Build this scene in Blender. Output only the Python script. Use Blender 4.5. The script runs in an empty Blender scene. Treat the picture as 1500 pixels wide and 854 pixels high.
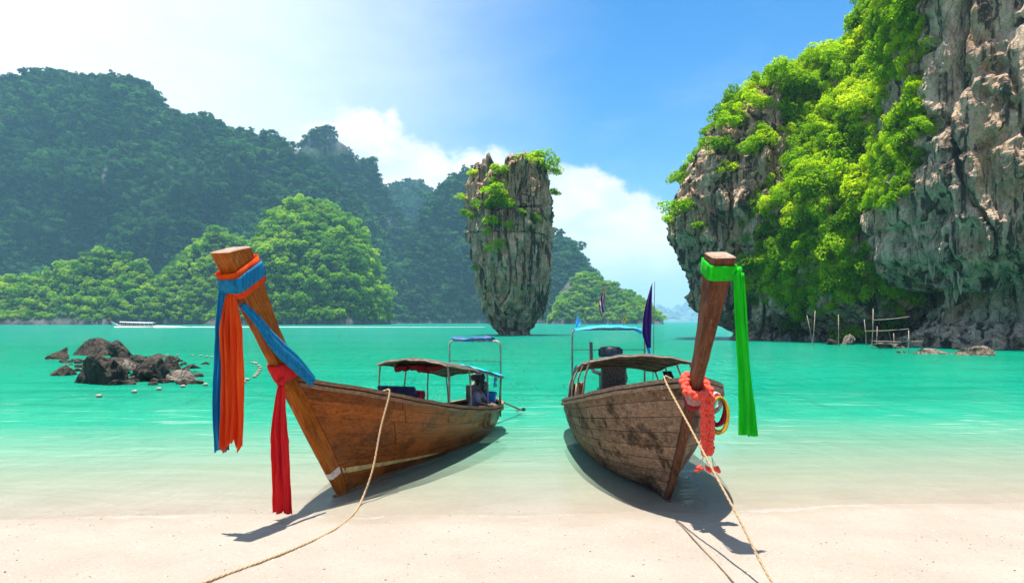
import bpy, bmesh, math, random
import numpy as np
from mathutils import Vector, Matrix

random.seed(7)
RNG = np.random.default_rng(11)
scene = bpy.context.scene
COL = scene.collection
R = math.radians

# ------------------------------------------------------------------ camera
EYE = 3.0                                    # metres above the water
cam_data = bpy.data.cameras.new('camera')
cam_data.sensor_width = 36.0
cam_data.lens = 24.0
cam_data.shift_y = 0.029
cam_data.clip_start = 0.1
cam_data.clip_end = 30000
cam = bpy.data.objects.new('camera', cam_data)
cam.location = (0, 0, EYE)
cam.rotation_euler = (R(90), 0, 0)
COL.objects.link(cam)
scene.camera = cam

# ------------------------------------------------------------------ sun and sky
TO_SUN = Vector((-0.08, 0.0, 0.997)).normalized()
SUN_EL = math.asin(TO_SUN.z)
SUN_ROT = math.atan2(TO_SUN.x, TO_SUN.y)
sun_data = bpy.data.lights.new('sun', 'SUN')
sun_data.energy = 5.0
sun_data.angle = R(0.5)
sun_data.color = (1.0, 0.95, 0.87)
sun = bpy.data.objects.new('sun', sun_data)
sun.rotation_euler = TO_SUN.to_track_quat('Z', 'Y').to_euler()
COL.objects.link(sun)

world = bpy.data.worlds.new('World')
scene.world = world
world.use_nodes = True

def nodes_of(tree):
    tree.nodes.clear()
    return tree.nodes, tree.links

class NT:
    """Small helper around a node tree."""
    def __init__(self, tree):
        self.t = tree
        self.n = tree.nodes
        self.l = tree.links
    def new(self, kind, ins=None, **props):
        nd = self.n.new(kind)
        for k, v in props.items():
            setattr(nd, k, v)
        if ins:
            for k, v in ins.items():
                self.set(nd, k, v)
        return nd
    def set(self, nd, key, v):
        sock = nd.inputs[key]
        if isinstance(v, bpy.types.NodeSocket):
            self.l.new(v, sock)
        else:
            if isinstance(v, (tuple, list)) and len(v) == 3 and sock.type == 'RGBA':
                v = (*v, 1.0)
            sock.default_value = v
    def math(self, op, a, b=None, c=None, clamp=False):
        nd = self.n.new('ShaderNodeMath')
        nd.operation = op
        nd.use_clamp = clamp
        self.set(nd, 0, a)
        if b is not None: self.set(nd, 1, b)
        if c is not None: self.set(nd, 2, c)
        return nd.outputs[0]
    def mix(self, fac, a, b, blend='MIX'):
        nd = self.n.new('ShaderNodeMix')
        nd.data_type = 'RGBA'
        nd.blend_type = blend
        self.set(nd, 0, fac)
        self.set(nd, 6, a)
        self.set(nd, 7, b)
        return nd.outputs[2]
    def ramp(self, fac, stops, interp='LINEAR'):
        nd = self.n.new('ShaderNodeValToRGB')
        cr = nd.color_ramp
        cr.interpolation = interp
        while len(cr.elements) > 1:
            cr.elements.remove(cr.elements[-1])
        for i, (p, c) in enumerate(stops):
            if not isinstance(c, (tuple, list)):
                c = (c, c, c)
            if i == 0:
                e = cr.elements[0]; e.position = p
            else:
                e = cr.elements.new(p)
            e.color = (*c[:3], 1.0)
        self.set(nd, 0, fac)
        return nd.outputs[0]
    def step(self, x, lo, hi):
        nd = self.n.new('ShaderNodeMapRange')
        nd.interpolation_type = 'SMOOTHSTEP'
        self.set(nd, 'Value', x)
        self.set(nd, 'From Min', lo)
        self.set(nd, 'From Max', hi)
        return nd.outputs[0]
    def noise(self, vec, scale, detail=4.0, rough=0.55, out='Fac', **kw):
        nd = self.n.new('ShaderNodeTexNoise')
        self.set(nd, 'Vector', vec)
        nd.inputs['Scale'].default_value = scale
        nd.inputs['Detail'].default_value = detail
        nd.inputs['Roughness'].default_value = rough
        for k, v in kw.items():
            nd.inputs[k].default_value = v
        return nd.outputs[out]
    def mapping(self, vec, scale=(1, 1, 1), rot=(0, 0, 0), loc=(0, 0, 0)):
        nd = self.n.new('ShaderNodeMapping')
        self.set(nd, 'Vector', vec)
        nd.inputs['Scale'].default_value = scale
        nd.inputs['Rotation'].default_value = rot
        nd.inputs['Location'].default_value = loc
        return nd.outputs[0]

FILL_CLOUDS = (3.0, 1.0, 0.0)
def build_sky():
    nt = world.node_tree
    nt.nodes.clear()
    T = NT(nt)
    out = T.new('ShaderNodeOutputWorld')
    bg = T.new('ShaderNodeBackground', {'Strength': 0.068})
    sky = T.new('ShaderNodeTexSky', sky_type='NISHITA', sun_disc=False)
    sky.sun_elevation = SUN_EL
    sky.sun_rotation = SUN_ROT
    sky.air_density = 1.0
    sky.dust_density = 0.4
    sky.ozone_density = 4.0
    tc = T.new('ShaderNodeTexCoord')
    d = tc.outputs['Generated']
    sep = T.new('ShaderNodeSeparateXYZ', {0: d})
    x, y, z = sep.outputs
    az = T.math('ARCTAN2', x, y)
    hor = T.math('SQRT', T.math('ADD', T.math('MULTIPLY', x, x), T.math('MULTIPLY', y, y)))
    v = T.math('DIVIDE', z, T.math('MAXIMUM', hor, 0.001))
    # saturated tropical blue
    col = T.mix(1.0, sky.outputs[0], (0.22, 0.82, 1.24), 'MULTIPLY')
    # bright veil of thin high cloud on the hazy side of the bay
    dot = T.new('ShaderNodeVectorMath', {0: d, 1: Vector((-0.62, 0.72, 0.34)).normalized()}, operation='DOT_PRODUCT').outputs['Value']
    wis = T.noise(T.mapping(d, (1.2, 1.2, 3.2), (0.2, 0.3, 0.4)), 2.3, 6, 0.6)
    veil = T.step(T.math('ADD', dot, T.math('MULTIPLY', T.math('SUBTRACT', wis, 0.5), 0.16)), 0.68, 1.12)
    wide = T.math('MULTIPLY', T.step(T.noise(T.mapping(d, (1.0, 1.0, 3.0), (0, 0, 1.3)), 1.6, 6, 0.62), 0.48, 0.85), 0.22)
    veil = T.math('MAXIMUM', veil, wide)
    col = T.mix(veil, col, (9.0, 9.1, 9.2))
    # unseen white clouds added high above the view, for neutral ambient light
    flatd = T.new('ShaderNodeCombineXYZ', {0: T.math('DIVIDE', x, T.math('ADD', T.math('MAXIMUM', z, 0.0), 0.35)), 1: T.math('DIVIDE', y, T.math('ADD', T.math('MAXIMUM', z, 0.0), 0.35)), 2: 0.0}).outputs[0]
    fill_cloud = T.noise(T.mapping(flatd, (1, 1, 1), loc=FILL_CLOUDS), 1.15, 7, 0.56)
    fill_mask = T.math('MULTIPLY', T.step(fill_cloud, 0.47, 0.57), T.step(z, 0.42, 0.54))
    col = T.mix(T.math('MULTIPLY', fill_mask, 0.85), col, (8.6, 8.5, 8.4))
    # pale band low over the horizon
    low = T.math('POWER', 2.718, T.math('MULTIPLY', v, -9.0))
    low = T.math('MULTIPLY', T.math('MINIMUM', low, 1.0), 0.85)
    col = T.mix(low, col, (5.2, 6.0, 6.5))
    # bank of cumulus standing along the horizon, its top rising and falling with the bearing
    f = T.math('ADD', T.math('MULTIPLY', az, 1 / (2 * math.pi)), 0.5)
    prof = [(-900, .20), (-300, .25), (110, .25), (330, .235), (400, .25), (455, .285), (480, .312), (530, .316), (572, .300), (600, .268), (640, .250), (690, .248), (780, .238),
            (850, .232), (885, .226), (915, .195), (960, .180), (988, .158), (1012, .10), (1032, .045), (1400, .05), (1900, .16), (2600, .12)]
    stops = [(0.0, .30)]
    for px, h in prof:
        a = math.atan((px - 750) / 1000)
        stops.append((a / (2 * math.pi) + 0.5, h * math.cos(a) / 0.5))
    stops.append((1.0, .30))
    htop = T.math('MULTIPLY', T.ramp(f, stops), 0.5)
    puff = T.noise(T.mapping(d, (1, 1, 1.3)), 16.0, 7, 0.58)
    puff2 = T.noise(d, 5.0, 3, 0.5)
    edge = T.math('ADD', T.math('SUBTRACT', htop, v), T.math('ADD', T.math('MULTIPLY', T.math('SUBTRACT', puff, 0.5), 0.095), T.math('MULTIPLY', T.math('SUBTRACT', puff2, 0.5), 0.03)))
    mask = T.step(edge, -0.006, 0.018)
    body = T.noise(T.mapping(d, (1, 1, 1.6), (0, 0, 0.3)), 9.0, 7, 0.6)
    ccol = T.ramp(body, [(0.32, (5.6, 6.0, 6.4)), (0.44, (6.8, 7.0, 7.1)), (0.60, (9.0, 8.9, 8.8))])
    fade = T.step(v, 0.0, 0.16)
    ccol = T.mix(fade, (5.4, 5.9, 6.3), ccol)
    mask = T.math('MULTIPLY', mask, 0.96)
    col = T.mix(mask, col, ccol)
    T.set(bg, 'Color', col)
    T.l.new(bg.outputs[0], out.inputs['Surface'])
build_sky()

scene.view_settings.view_transform = 'Standard'
scene.view_settings.look = 'None'
scene.view_settings.exposure = 1.25
scene.view_settings.gamma = 1.0
scene.view_settings.use_curve_mapping = False
scene.render.engine = 'CYCLES'
scene.cycles.use_denoising = True
scene.cycles.max_bounces = 8
scene.cycles.transparent_max_bounces = 16
scene.cycles.volume_bounces = 0
scene.cycles.caustics_reflective = False
scene.cycles.caustics_refractive = False

# ------------------------------------------------------------------ numeric helpers
def at(px, py, d):
    """A point of the place at depth d metres (photo pixels of a 1500 wide frame) used as a surveying aid."""
    return Vector(((px - 750) / 1000 * d, d, EYE - (py - 470.5) / 1000 * d))

def _hash(ix, iy, iz, seed):
    h = (ix.astype(np.int64) * 374761393 + iy.astype(np.int64) * 668265263 + iz.astype(np.int64) * 1440670441 + seed * 974634773) & 0xFFFFFFFF
    h = ((h ^ (h >> 13)) * 1274126177) & 0xFFFFFFFF
    h = ((h ^ (h >> 16)) * 2246822519) & 0xFFFFFFFF
    return ((h ^ (h >> 15)) & 0xFFFFFF) / float(0xFFFFFF) * 2 - 1

def vnoise(p, seed=0):
    p = np.asarray(p, dtype=np.float64)
    i = np.floor(p).astype(np.int64)
    f = p - i
    f = f * f * f * (f * (f * 6 - 15) + 10)
    x, y, z = i[:, 0], i[:, 1], i[:, 2]
    r = 0
    for dx in (0, 1):
        wx = f[:, 0] if dx else 1 - f[:, 0]
        for dy in (0, 1):
            wy = f[:, 1] if dy else 1 - f[:, 1]
            for dz in (0, 1):
                wz = f[:, 2] if dz else 1 - f[:, 2]
                r = r + wx * wy * wz * _hash(x + dx, y + dy, z + dz, seed)
    return r

def fbm(p, octaves=4, seed=0, gain=0.5, lac=2.03):
    p = np.asarray(p, dtype=np.float64)
    a, s, t = 1.0, 0.0, 0.0
    for o in range(octaves):
        s = s + a * vnoise(p, seed + o * 17)
        t += a
        a *= gain
        p = p * lac + 11.3
    return s / t

def ridged(p, octaves=4, seed=0, gain=0.5, lac=2.1):
    p = np.asarray(p, dtype=np.float64)
    a, s, t = 1.0, 0.0, 0.0
    for o in range(octaves):
        s = s + a * (1 - np.abs(vnoise(p, seed + o * 13)) * 1.7)
        t += a
        a *= gain
        p = p * lac + 5.7
    return s / t

def smooth_table(xs, ys, n=401, k=13):
    x = np.linspace(xs[0], xs[-1], n)
    y = np.interp(x, xs, ys)
    pad = np.concatenate([2 * y[0] - y[k:0:-1], y, 2 * y[-1] - y[-2:-k - 2:-1]])
    ker = np.hanning(2 * k + 1); ker /= ker.sum()
    ys2 = np.convolve(pad, ker, 'same')[k:-k]
    return lambda t: np.interp(t, x, ys2)

# ------------------------------------------------------------------ mesh helpers
def link(o, parent=None):
    COL.objects.link(o)
    if parent is not None:
        o.parent = parent
    return o

def mesh_from(name, verts, faces, mat=None, smooth=False):
    me = bpy.data.meshes.new(name)
    if isinstance(verts, np.ndarray):
        verts = verts.tolist()
    me.from_pydata(verts, [], faces if isinstance(faces, list) else faces.tolist())
    if mat is not None:
        for m in (mat if isinstance(mat, (list, tuple)) else [mat]):
            me.materials.append(m)
    if smooth:
        me.polygons.foreach_set('use_smooth', [True] * len(me.polygons))
    me.update()
    return me

def mobj(name, me, parent=None):
    return link(bpy.data.objects.new(name, me), parent)

def tag(o, label=None, cat=None, group=None, kind=None):
    if label: o['label'] = label
    if cat: o['category'] = cat
    if group: o['group'] = group
    if kind: o['kind'] = kind
    return o

def empty(name, loc, rot=(0, 0, 0)):
    o = bpy.data.objects.new(name, None)
    o.location = loc
    o.rotation_euler = rot
    o.empty_display_size = 0.2
    return link(o)

class MB:
    """Collects shapes into one mesh."""
    def __init__(self):
        self.v, self.f, self.m = [], [], []
    def add(self, verts, faces, mat=0):
        b = len(self.v)
        self.v.extend([tuple(q) for q in verts])
        for fc in faces:
            self.f.append(tuple(i + b for i in fc))
            self.m.append(mat)
    def box(self, c, s, rot=None, mat=0, taper=1.0, bev=0.0):
        hx, hy, hz = s[0] / 2, s[1] / 2, s[2] / 2
        vs = []
        for z, k in ((-hz, 1.0), (hz, taper)):
            if bev > 0:
                for x, y in ((-hx + bev, -hy), (hx - bev, -hy), (hx, -hy + bev), (hx, hy - bev), (hx - bev, hy), (-hx + bev, hy), (-hx, hy - bev), (-hx, -hy + bev)):
                    vs.append(Vector((x * k, y * k, z)))
            else:
                for x, y in ((-hx, -hy), (hx, -hy), (hx, hy), (-hx, hy)):
                    vs.append(Vector((x * k, y * k, z)))
        n = len(vs) // 2
        if rot is not None:
            vs = [rot @ q for q in vs]
        vs = [q + Vector(c) for q in vs]
        fs = [tuple(range(n))[::-1], tuple(range(n, 2 * n))]
        fs += [(i, (i + 1) % n, n + (i + 1) % n, n + i) for i in range(n)]
        self.add(vs, fs, mat)
    def tube(self, pts, rad, n=8, mat=0, cap=True):
        pts = [Vector(q) for q in pts]
        if not hasattr(rad, '__len__'):
            rad = [rad] * len(pts)
        rings, up = [], None
        for i, q in enumerate(pts):
            a = (pts[min(i + 1, len(pts) - 1)] - pts[max(i - 1, 0)])
            a = a.normalized() if a.length > 1e-9 else Vector((0, 0, 1))
            if up is None:
                up = Vector((0, 0, 1)) if abs(a.z) < 0.9 else Vector((1, 0, 0))
            s = a.cross(up)
            s = s.normalized() if s.length > 1e-6 else a.orthogonal().normalized()
            up = s.cross(a).normalized()
            rings.append([q + (s * math.cos(2 * math.pi * k / n) + up * math.sin(2 * math.pi * k / n)) * rad[i] for k in range(n)])
        vs = [w for r_ in rings for w in r_]
        fs = []
        for i in range(len(rings) - 1):
            for k in range(n):
                k2 = (k + 1) % n
                fs.append((i * n + k, i * n + k2, (i + 1) * n + k2, (i + 1) * n + k))
        if cap:
            fs.append(tuple(range(n))[::-1])
            fs.append(tuple((len(rings) - 1) * n + k for k in range(n)))
        self.add(vs, fs, mat)
    def lathe(self, c, prof, n=16, axis=None, mat=0):
        """prof: (radius, height) pairs, turned about axis (default z) at c."""
        q = Vector((0, 0, 1)).rotation_difference(Vector(axis).normalized()) if axis is not None else None
        vs, fs = [], []
        for r_, h in prof:
            for k in range(n):
                w = Vector((r_ * math.cos(2 * math.pi * k / n), r_ * math.sin(2 * math.pi * k / n), h))
                if q is not None: w = q @ w
                vs.append(w + Vector(c))
        for i in range(len(prof) - 1):
            for k in range(n):
                k2 = (k + 1) % n
                fs.append((i * n + k, i * n + k2, (i + 1) * n + k2, (i + 1) * n + k))
        fs.append(tuple(range(n))[::-1])
        fs.append(tuple((len(prof) - 1) * n + k for k in range(n)))
        self.add(vs, fs, mat)
    def ball(self, c, r, n=10, m=7, mat=0):
        rx, ry, rz = (r, r, r) if not hasattr(r, '__len__') else r
        vs = [Vector(c) + Vector((0, 0, -rz))]
        for i in range(1, m):
            t = -math.pi / 2 + math.pi * i / m
            for k in range(n):
                a = 2 * math.pi * k / n
                vs.append(Vector(c) + Vector((rx * math.cos(t) * math.cos(a), ry * math.cos(t) * math.sin(a), rz * math.sin(t))))
        vs.append(Vector(c) + Vector((0, 0, rz)))
        fs = [(0, 1 + (k + 1) % n, 1 + k) for k in range(n)]
        for i in range(m - 2):
            for k in range(n):
                k2 = (k + 1) % n
                fs.append((1 + i * n + k, 1 + i * n + k2, 1 + (i + 1) * n + k2, 1 + (i + 1) * n + k))
        L = len(vs) - 1
        fs += [(L, 1 + (m - 2) * n + k, 1 + (m - 2) * n + (k + 1) % n) for k in range(n)]
        self.add(vs, fs, mat)
    def grid(self, P, mat=0):
        """P: rows of points."""
        r_, c_ = len(P), len(P[0])
        self.add([q for row in P for q in row], [(i * c_ + j, i * c_ + j + 1, (i + 1) * c_ + j + 1, (i + 1) * c_ + j) for i in range(r_ - 1) for j in range(c_ - 1)], mat)
    def build(self, name, mats, parent=None, smooth=False, angle=None):
        me = mesh_from(name, self.v, self.f, mats, smooth)
        if isinstance(mats, (list, tuple)) and len(mats) > 1:
            me.polygons.foreach_set('material_index', self.m)
        if angle is not None:
            me.polygons.foreach_set('use_smooth', [True] * len(me.polygons))
            try:
                me.set_sharp_from_angle(angle=R(angle))
            except Exception:
                pass
        return mobj(name, me, parent)

def thicken(o, t, offset=0.0):
    m = o.modifiers.new('thickness', 'SOLIDIFY')
    m.thickness = t
    m.offset = offset
    return o
# ------------------------------------------------------------------ materials
def new_mat(name):
    m = bpy.data.materials.new(name)
    m.use_nodes = True
    m.node_tree.nodes.clear()
    T = NT(m.node_tree)
    out = T.new('ShaderNodeOutputMaterial')
    return m, T, out

def principled(T, out, **ins):
    b = T.new('ShaderNodeBsdfPrincipled')
    for k, v in ins.items():
        T.set(b, k.replace('_', ' '), v)
    T.l.new(b.outputs[0], out.inputs['Surface'])
    return b

def bump(T, h, strength=0.5, dist=0.02):
    return T.new('ShaderNodeBump', {'Height': h, 'Strength': strength, 'Distance': dist}).outputs[0]

def mat_simple(name, color, rough=0.6, metal=0.0, var=0.25, scale=8.0, bumpy=0.15, dist=0.01, spec=0.4, grime=None):
    m, T, out = new_mat(name)
    tc = T.new('ShaderNodeTexCoord').outputs['Object']
    n = T.noise(tc, scale, 5, 0.6)
    c0 = tuple(max(0, c * (1 - var)) for c in color)
    c1 = tuple(min(1, c * (1 + var)) for c in color)
    col = T.mix(T.step(n, 0.3, 0.7), c0, c1)
    if grime:
        g = T.step(T.noise(tc, scale * 0.45, 6, 0.7), 0.5, 0.68)
        col = T.mix(T.math('MULTIPLY', g, 0.8), col, grime)
    b = principled(T, out, Base_Color=col, Roughness=rough, Metallic=metal)
    b.inputs['Specular IOR Level'].default_value = spec
    T.set(b, 'Normal', bump(T, T.noise(tc, scale * 4, 4, 0.6), bumpy, dist))
    return m

def mat_sand():
    m, T, out = new_mat('sand')
    geo = T.new('ShaderNodeNewGeometry').outputs['Position']
    n1 = T.noise(geo, 0.7, 5, 0.6)
    n2 = T.noise(geo, 9.0, 6, 0.7)
    n3 = T.noise(geo, 140.0, 3, 0.8)
    col = T.mix(T.step(n1, 0.3, 0.7), (0.280, 0.243, 0.198), (0.335, 0.298, 0.248))
    col = T.mix(T.math('MULTIPLY', T.step(n2, 0.35, 0.75), 0.5), col, (0.312, 0.268, 0.212))
    col = T.mix(T.math('MULTIPLY', T.step(n3, 0.65, 0.35), 0.35), col, (0.17, 0.135, 0.11))
    n4 = T.noise(geo, 34.0, 4, 0.75)
    col = T.mix(T.math('MULTIPLY', T.step(n4, 0.60, 0.40), 0.30), col, (0.17, 0.135, 0.11))
    # scattered coarse grains of shell and coral, in drifts
    vor = T.new('ShaderNodeTexVoronoi', {'Vector': geo, 'Scale': 26.0, 'Randomness': 1.0})
    sepc = T.new('ShaderNodeSeparateColor', {0: vor.outputs['Color']})
    drift = T.step(T.noise(geo, 0.9, 4, 0.6), 0.42, 0.66)
    speck = T.math('MULTIPLY', T.math('LESS_THAN', vor.outputs['Distance'], 0.24), T.math('LESS_THAN', sepc.outputs[0], T.math('ADD', 0.035, T.math('MULTIPLY', drift, 0.17))))
    scol = T.ramp(sepc.outputs[1], [(0.0, (0.10, 0.08, 0.06)), (0.4, (0.30, 0.2, 0.12)), (0.7, (0.42, 0.26, 0.15)), (1.0, (0.8, 0.74, 0.66))])
    col = T.mix(T.math('MULTIPLY', speck, 0.75), col, scol)
    # wet where the water laps over it
    z = T.new('ShaderNodeSeparateXYZ', {0: geo}).outputs[2]
    wet = T.step(T.math('ADD', z, T.math('MULTIPLY', T.math('SUBTRACT', n1, 0.5), 0.03)), 0.030, 0.008)
    col = T.mix(T.math('MULTIPLY', wet, 0.55), col, T.mix(1.0, col, (0.86, 0.83, 0.78), 'MULTIPLY'))
    rough = T.math('SUBTRACT', 0.95, T.math('MULTIPLY', wet, 0.35))
    b = principled(T, out, Base_Color=col, Roughness=rough)
    b.inputs['Specular IOR Level'].default_value = 0.25
    dune = T.noise(geo, 5.5, 4, 0.6)
    h = T.math('ADD', T.math('MULTIPLY', n2, 0.55), T.math('ADD', T.math('MULTIPLY', n3, 0.12), T.math('MULTIPLY', dune, 0.9)))
    st = T.math('MULTIPLY', T.math('SUBTRACT', 1.0, T.math('MULTIPLY', wet, 0.8)), 0.6)
    T.set(b, 'Normal', bump(T, h, st, 0.045))
    return m

def mat_water():
    m, T, out = new_mat('sea_water')
    geo = T.new('ShaderNodeNewGeometry').outputs['Position']
    dep = T.new('ShaderNodeAttribute', attribute_name='depth').outputs['Fac']
    sep = T.new('ShaderNodeSeparateXYZ', {0: geo})
    patch = T.noise(T.mapping(geo, (0.10, 0.16, 0.1)), 1.0, 5, 0.6)
    dep2 = T.math('MULTIPLY', dep, T.math('ADD', 0.55, T.math('MULTIPLY', patch, 0.9)))
    op = T.math('SUBTRACT', 1.0, T.math('POWER', 2.718, T.math('MULTIPLY', dep2, -2.3)))
    op = T.math('MULTIPLY', op, 0.985, clamp=True)
    # suspended pale silt near the beach, green-blue further out
    col = T.ramp(T.math('DIVIDE', dep, 8.0), [(0.0, (0.47, 0.49, 0.39)), (0.015, (0.37, 0.46, 0.34)), (0.035, (0.20, 0.43, 0.30)), (0.07, (0.02, 0.345, 0.215)), (0.15, (0.0, 0.275, 0.165)), (0.4, (0.0, 0.225, 0.13)), (0.75, (0.0, 0.20, 0.12)), (1.0, (0.005, 0.20, 0.14))])
    deepn = T.noise(T.mapping(geo, (0.012, 0.05, 0.05)), 1.0, 5, 0.6)
    col = T.mix(T.math('MULTIPLY', T.step(deepn, 0.35, 0.7), 0.45), col, T.mix(1.0, col, (0.5, 0.78, 0.82), 'MULTIPLY'))
    # ripples: a fine chop, a broader swell and long drawn wind streaks
    w1 = T.noise(T.mapping(geo, (1.3, 3.4, 1)), 1.0, 6, 0.65, Distortion=0.8)
    w2 = T.noise(T.mapping(geo, (0.16, 0.62, 1), (0, 0, 0.08)), 1.0, 6, 0.65, Distortion=1.0)
    w3 = T.noise(T.mapping(geo, (0.025, 0.11, 1), (0, 0, -0.03)), 1.0, 5, 0.65)
    h = T.math('ADD', T.math('MULTIPLY', w1, 0.16), T.math('ADD', T.math('MULTIPLY', w2, 0.95), T.math('MULTIPLY', w3, 3.2)))
    w4 = T.noise(T.mapping(geo, (0.95, 0.26, 1), (0, 0, 0.12)), 1.0, 4, 0.6, Distortion=0.5)
    h = T.math('ADD', h, T.math('MULTIPLY', w4, 0.95))
    calm = T.math('ADD', 0.10, T.math('MULTIPLY', T.step(dep, 0.08, 1.0), 0.90))
    nrm = bump(T, h, calm, 1.0)
    # bright streaks painted into the colour, standing for reflections of the pale sky
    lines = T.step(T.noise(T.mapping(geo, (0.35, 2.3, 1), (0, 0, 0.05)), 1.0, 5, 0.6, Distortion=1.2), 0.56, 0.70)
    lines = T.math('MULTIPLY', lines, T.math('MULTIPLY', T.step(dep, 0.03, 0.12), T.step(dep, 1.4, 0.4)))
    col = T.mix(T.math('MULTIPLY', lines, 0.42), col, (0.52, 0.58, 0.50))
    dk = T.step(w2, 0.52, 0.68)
    col = T.mix(T.math('MULTIPLY', T.math('MULTIPLY', dk, T.step(dep, 0.3, 1.2)), 0.38), col, (0.0, 0.115, 0.07))  # darker ripple bands put into the colour, standing for dark reflections
    tint = T.mix(T.math('MINIMUM', T.math('MULTIPLY', dep, 1.3), 1.0), (1.0, 1.0, 1.0), (0.45, 0.95, 0.82))
    clear = T.new('ShaderNodeBsdfTransparent', {'Color': tint})
    body = T.new('ShaderNodeBsdfDiffuse', {'Color': col, 'Normal': nrm})
    mix = T.new('ShaderNodeMixShader', {0: op})
    T.l.new(clear.outputs[0], mix.inputs[1]); T.l.new(body.outputs[0], mix.inputs[2])
    gl = T.new('ShaderNodeBsdfGlossy', {'Color': (0.92, 1.0, 0.97), 'Roughness': 0.06, 'Normal': nrm})
    fr = T.new('ShaderNodeFresnel', {'IOR': 1.33, 'Normal': nrm}).outputs[0]
    fr = T.math('MULTIPLY', T.math('MINIMUM', fr, 0.9), T.math('ADD', 0.35, T.math('MULTIPLY', T.step(dep, 0.1, 1.0), 0.45)))
    foam_n = T.noise(T.mapping(geo, (1.0, 2.0, 1)), 7.0, 6, 0.7)
    ff = T.math('MULTIPLY', T.step(T.math('ADD', dep, T.math('MULTIPLY', T.math('SUBTRACT', foam_n, 0.5), 0.012)), 0.0045, 0.0010), 0.22)
    fd = T.new('ShaderNodeBsdfDiffuse', {'Color': (0.60, 0.58, 0.54)})
    mixf = T.new('ShaderNodeMixShader', {0: ff})
    T.l.new(mix.outputs[0], mixf.inputs[1]); T.l.new(fd.outputs[0], mixf.inputs[2])
    mix2 = T.new('ShaderNodeMixShader', {0: fr})
    T.l.new(mixf.outputs[0], mix2.inputs[1]); T.l.new(gl.outputs[0], mix2.inputs[2])
    T.l.new(mix2.outputs[0], out.inputs['Surface'])
    return m

def mat_rock(name, light=(0.33, 0.30, 0.27), dark=(0.055, 0.05, 0.048), warm=(0.36, 0.20, 0.10), scale=1.0, warm_amt=0.6, moss=0.0):
    """Weathered limestone: grey body, dark run-off streaks, rusty stains, pale scars."""
    m, T, out = new_mat(name)
    geo = T.new('ShaderNodeNewGeometry').outputs['Position']
    p = T.mapping(geo, (scale, scale, scale))
    big = T.noise(p, 0.10, 6, 0.6)
    mid = T.noise(T.mapping(p, (1, 1, 0.45)), 0.6, 8, 0.65)
    streak = T.noise(T.mapping(p, (1.0, 1.0, 0.07)), 0.9, 6, 0.6)
    fine = T.noise(p, 4.0, 6, 0.7)
    col = T.mix(T.step(mid, 0.36, 0.62), tuple(0.46 * c for c in light), light)
    wm = T.math('MULTIPLY', T.step(T.noise(T.mapping(p, (1, 1, 0.35), loc=(31, 7, 3)), 0.16, 6, 0.6), 0.50, 0.66), warm_amt)
    col = T.mix(wm, col, warm)
    col = T.mix(T.math('MULTIPLY', T.step(streak, 0.51, 0.585), 0.92), col, dark)
    pale = T.math('MULTIPLY', T.step(T.noise(T.mapping(p, (1, 1, 0.5), loc=(3, 17, 9)), 0.5, 7, 0.7), 0.58, 0.70), 0.6)
    col = T.mix(pale, col, tuple(min(0.80, 1.5 * c) for c in light))
    if moss:
        mm = T.math('MULTIPLY', T.step(T.noise(p, 0.35, 7, 0.7), 0.48, 0.62), moss)
        col = T.mix(mm, col, (0.10, 0.12, 0.035))
    col = T.mix(T.math('MULTIPLY', T.step(fine, 0.50, 0.34), 0.5), col, dark)
    b = principled(T, out, Base_Color=col, Roughness=0.95)
    b.inputs['Specular IOR Level'].default_value = 0.15
    crack = T.new('ShaderNodeTexVoronoi', {'Vector': T.mapping(p, (1, 1, 0.4)), 'Scale': 0.9}, feature='DISTANCE_TO_EDGE').outputs['Distance']
    h = T.math('ADD', T.math('MULTIPLY', mid, 1.2), T.math('ADD', T.math('MULTIPLY', fine, 0.55), T.math('MULTIPLY', T.math('MINIMUM', crack, 0.12), 3.0)))
    T.set(b, 'Normal', bump(T, h, 1.0, 0.8 / scale))
    return m

def mat_foliage(name, a, b_, c, patch=0.02, trans=0.35):
    """Leaf colour drifting from plant to plant (a dark, b mid, c fresh growth)."""
    m, T, out = new_mat(name)
    geo = T.new('ShaderNodeNewGeometry').outputs['Position']
    rnd = T.new('ShaderNodeObjectInfo').outputs['Random']
    leaf = T.new('ShaderNodeAttribute', attribute_name='leaf').outputs['Fac']
    pn = T.noise(geo, patch, 4, 0.6)
    v = T.math('ADD', T.math('MULTIPLY', rnd, 0.55), T.math('ADD', T.math('MULTIPLY', T.math('SUBTRACT', pn, 0.46), 1.3), T.math('MULTIPLY', leaf, 0.26)))
    col = T.ramp(v, [(0.05, a), (0.42, b_), (0.85, c)])
    d = T.new('ShaderNodeBsdfDiffuse', {'Color': col})
    t = T.new('ShaderNodeBsdfTranslucent', {'Color': T.mix(1.0, col, (1.15, 1.25, 0.5), 'MULTIPLY')})
    g = T.new('ShaderNodeBsdfGlossy', {'Color': (0.9, 0.95, 0.9), 'Roughness': 0.45})
    mx = T.new('ShaderNodeMixShader', {0: trans})
    T.l.new(d.outputs[0], mx.inputs[1]); T.l.new(t.outputs[0], mx.inputs[2])
    mx2 = T.new('ShaderNodeMixShader', {0: 0.004})
    T.l.new(mx.outputs[0], mx2.inputs[1]); T.l.new(g.outputs[0], mx2.inputs[2])
    T.l.new(mx2.outputs[0], out.inputs['Surface'])
    return m

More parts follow.
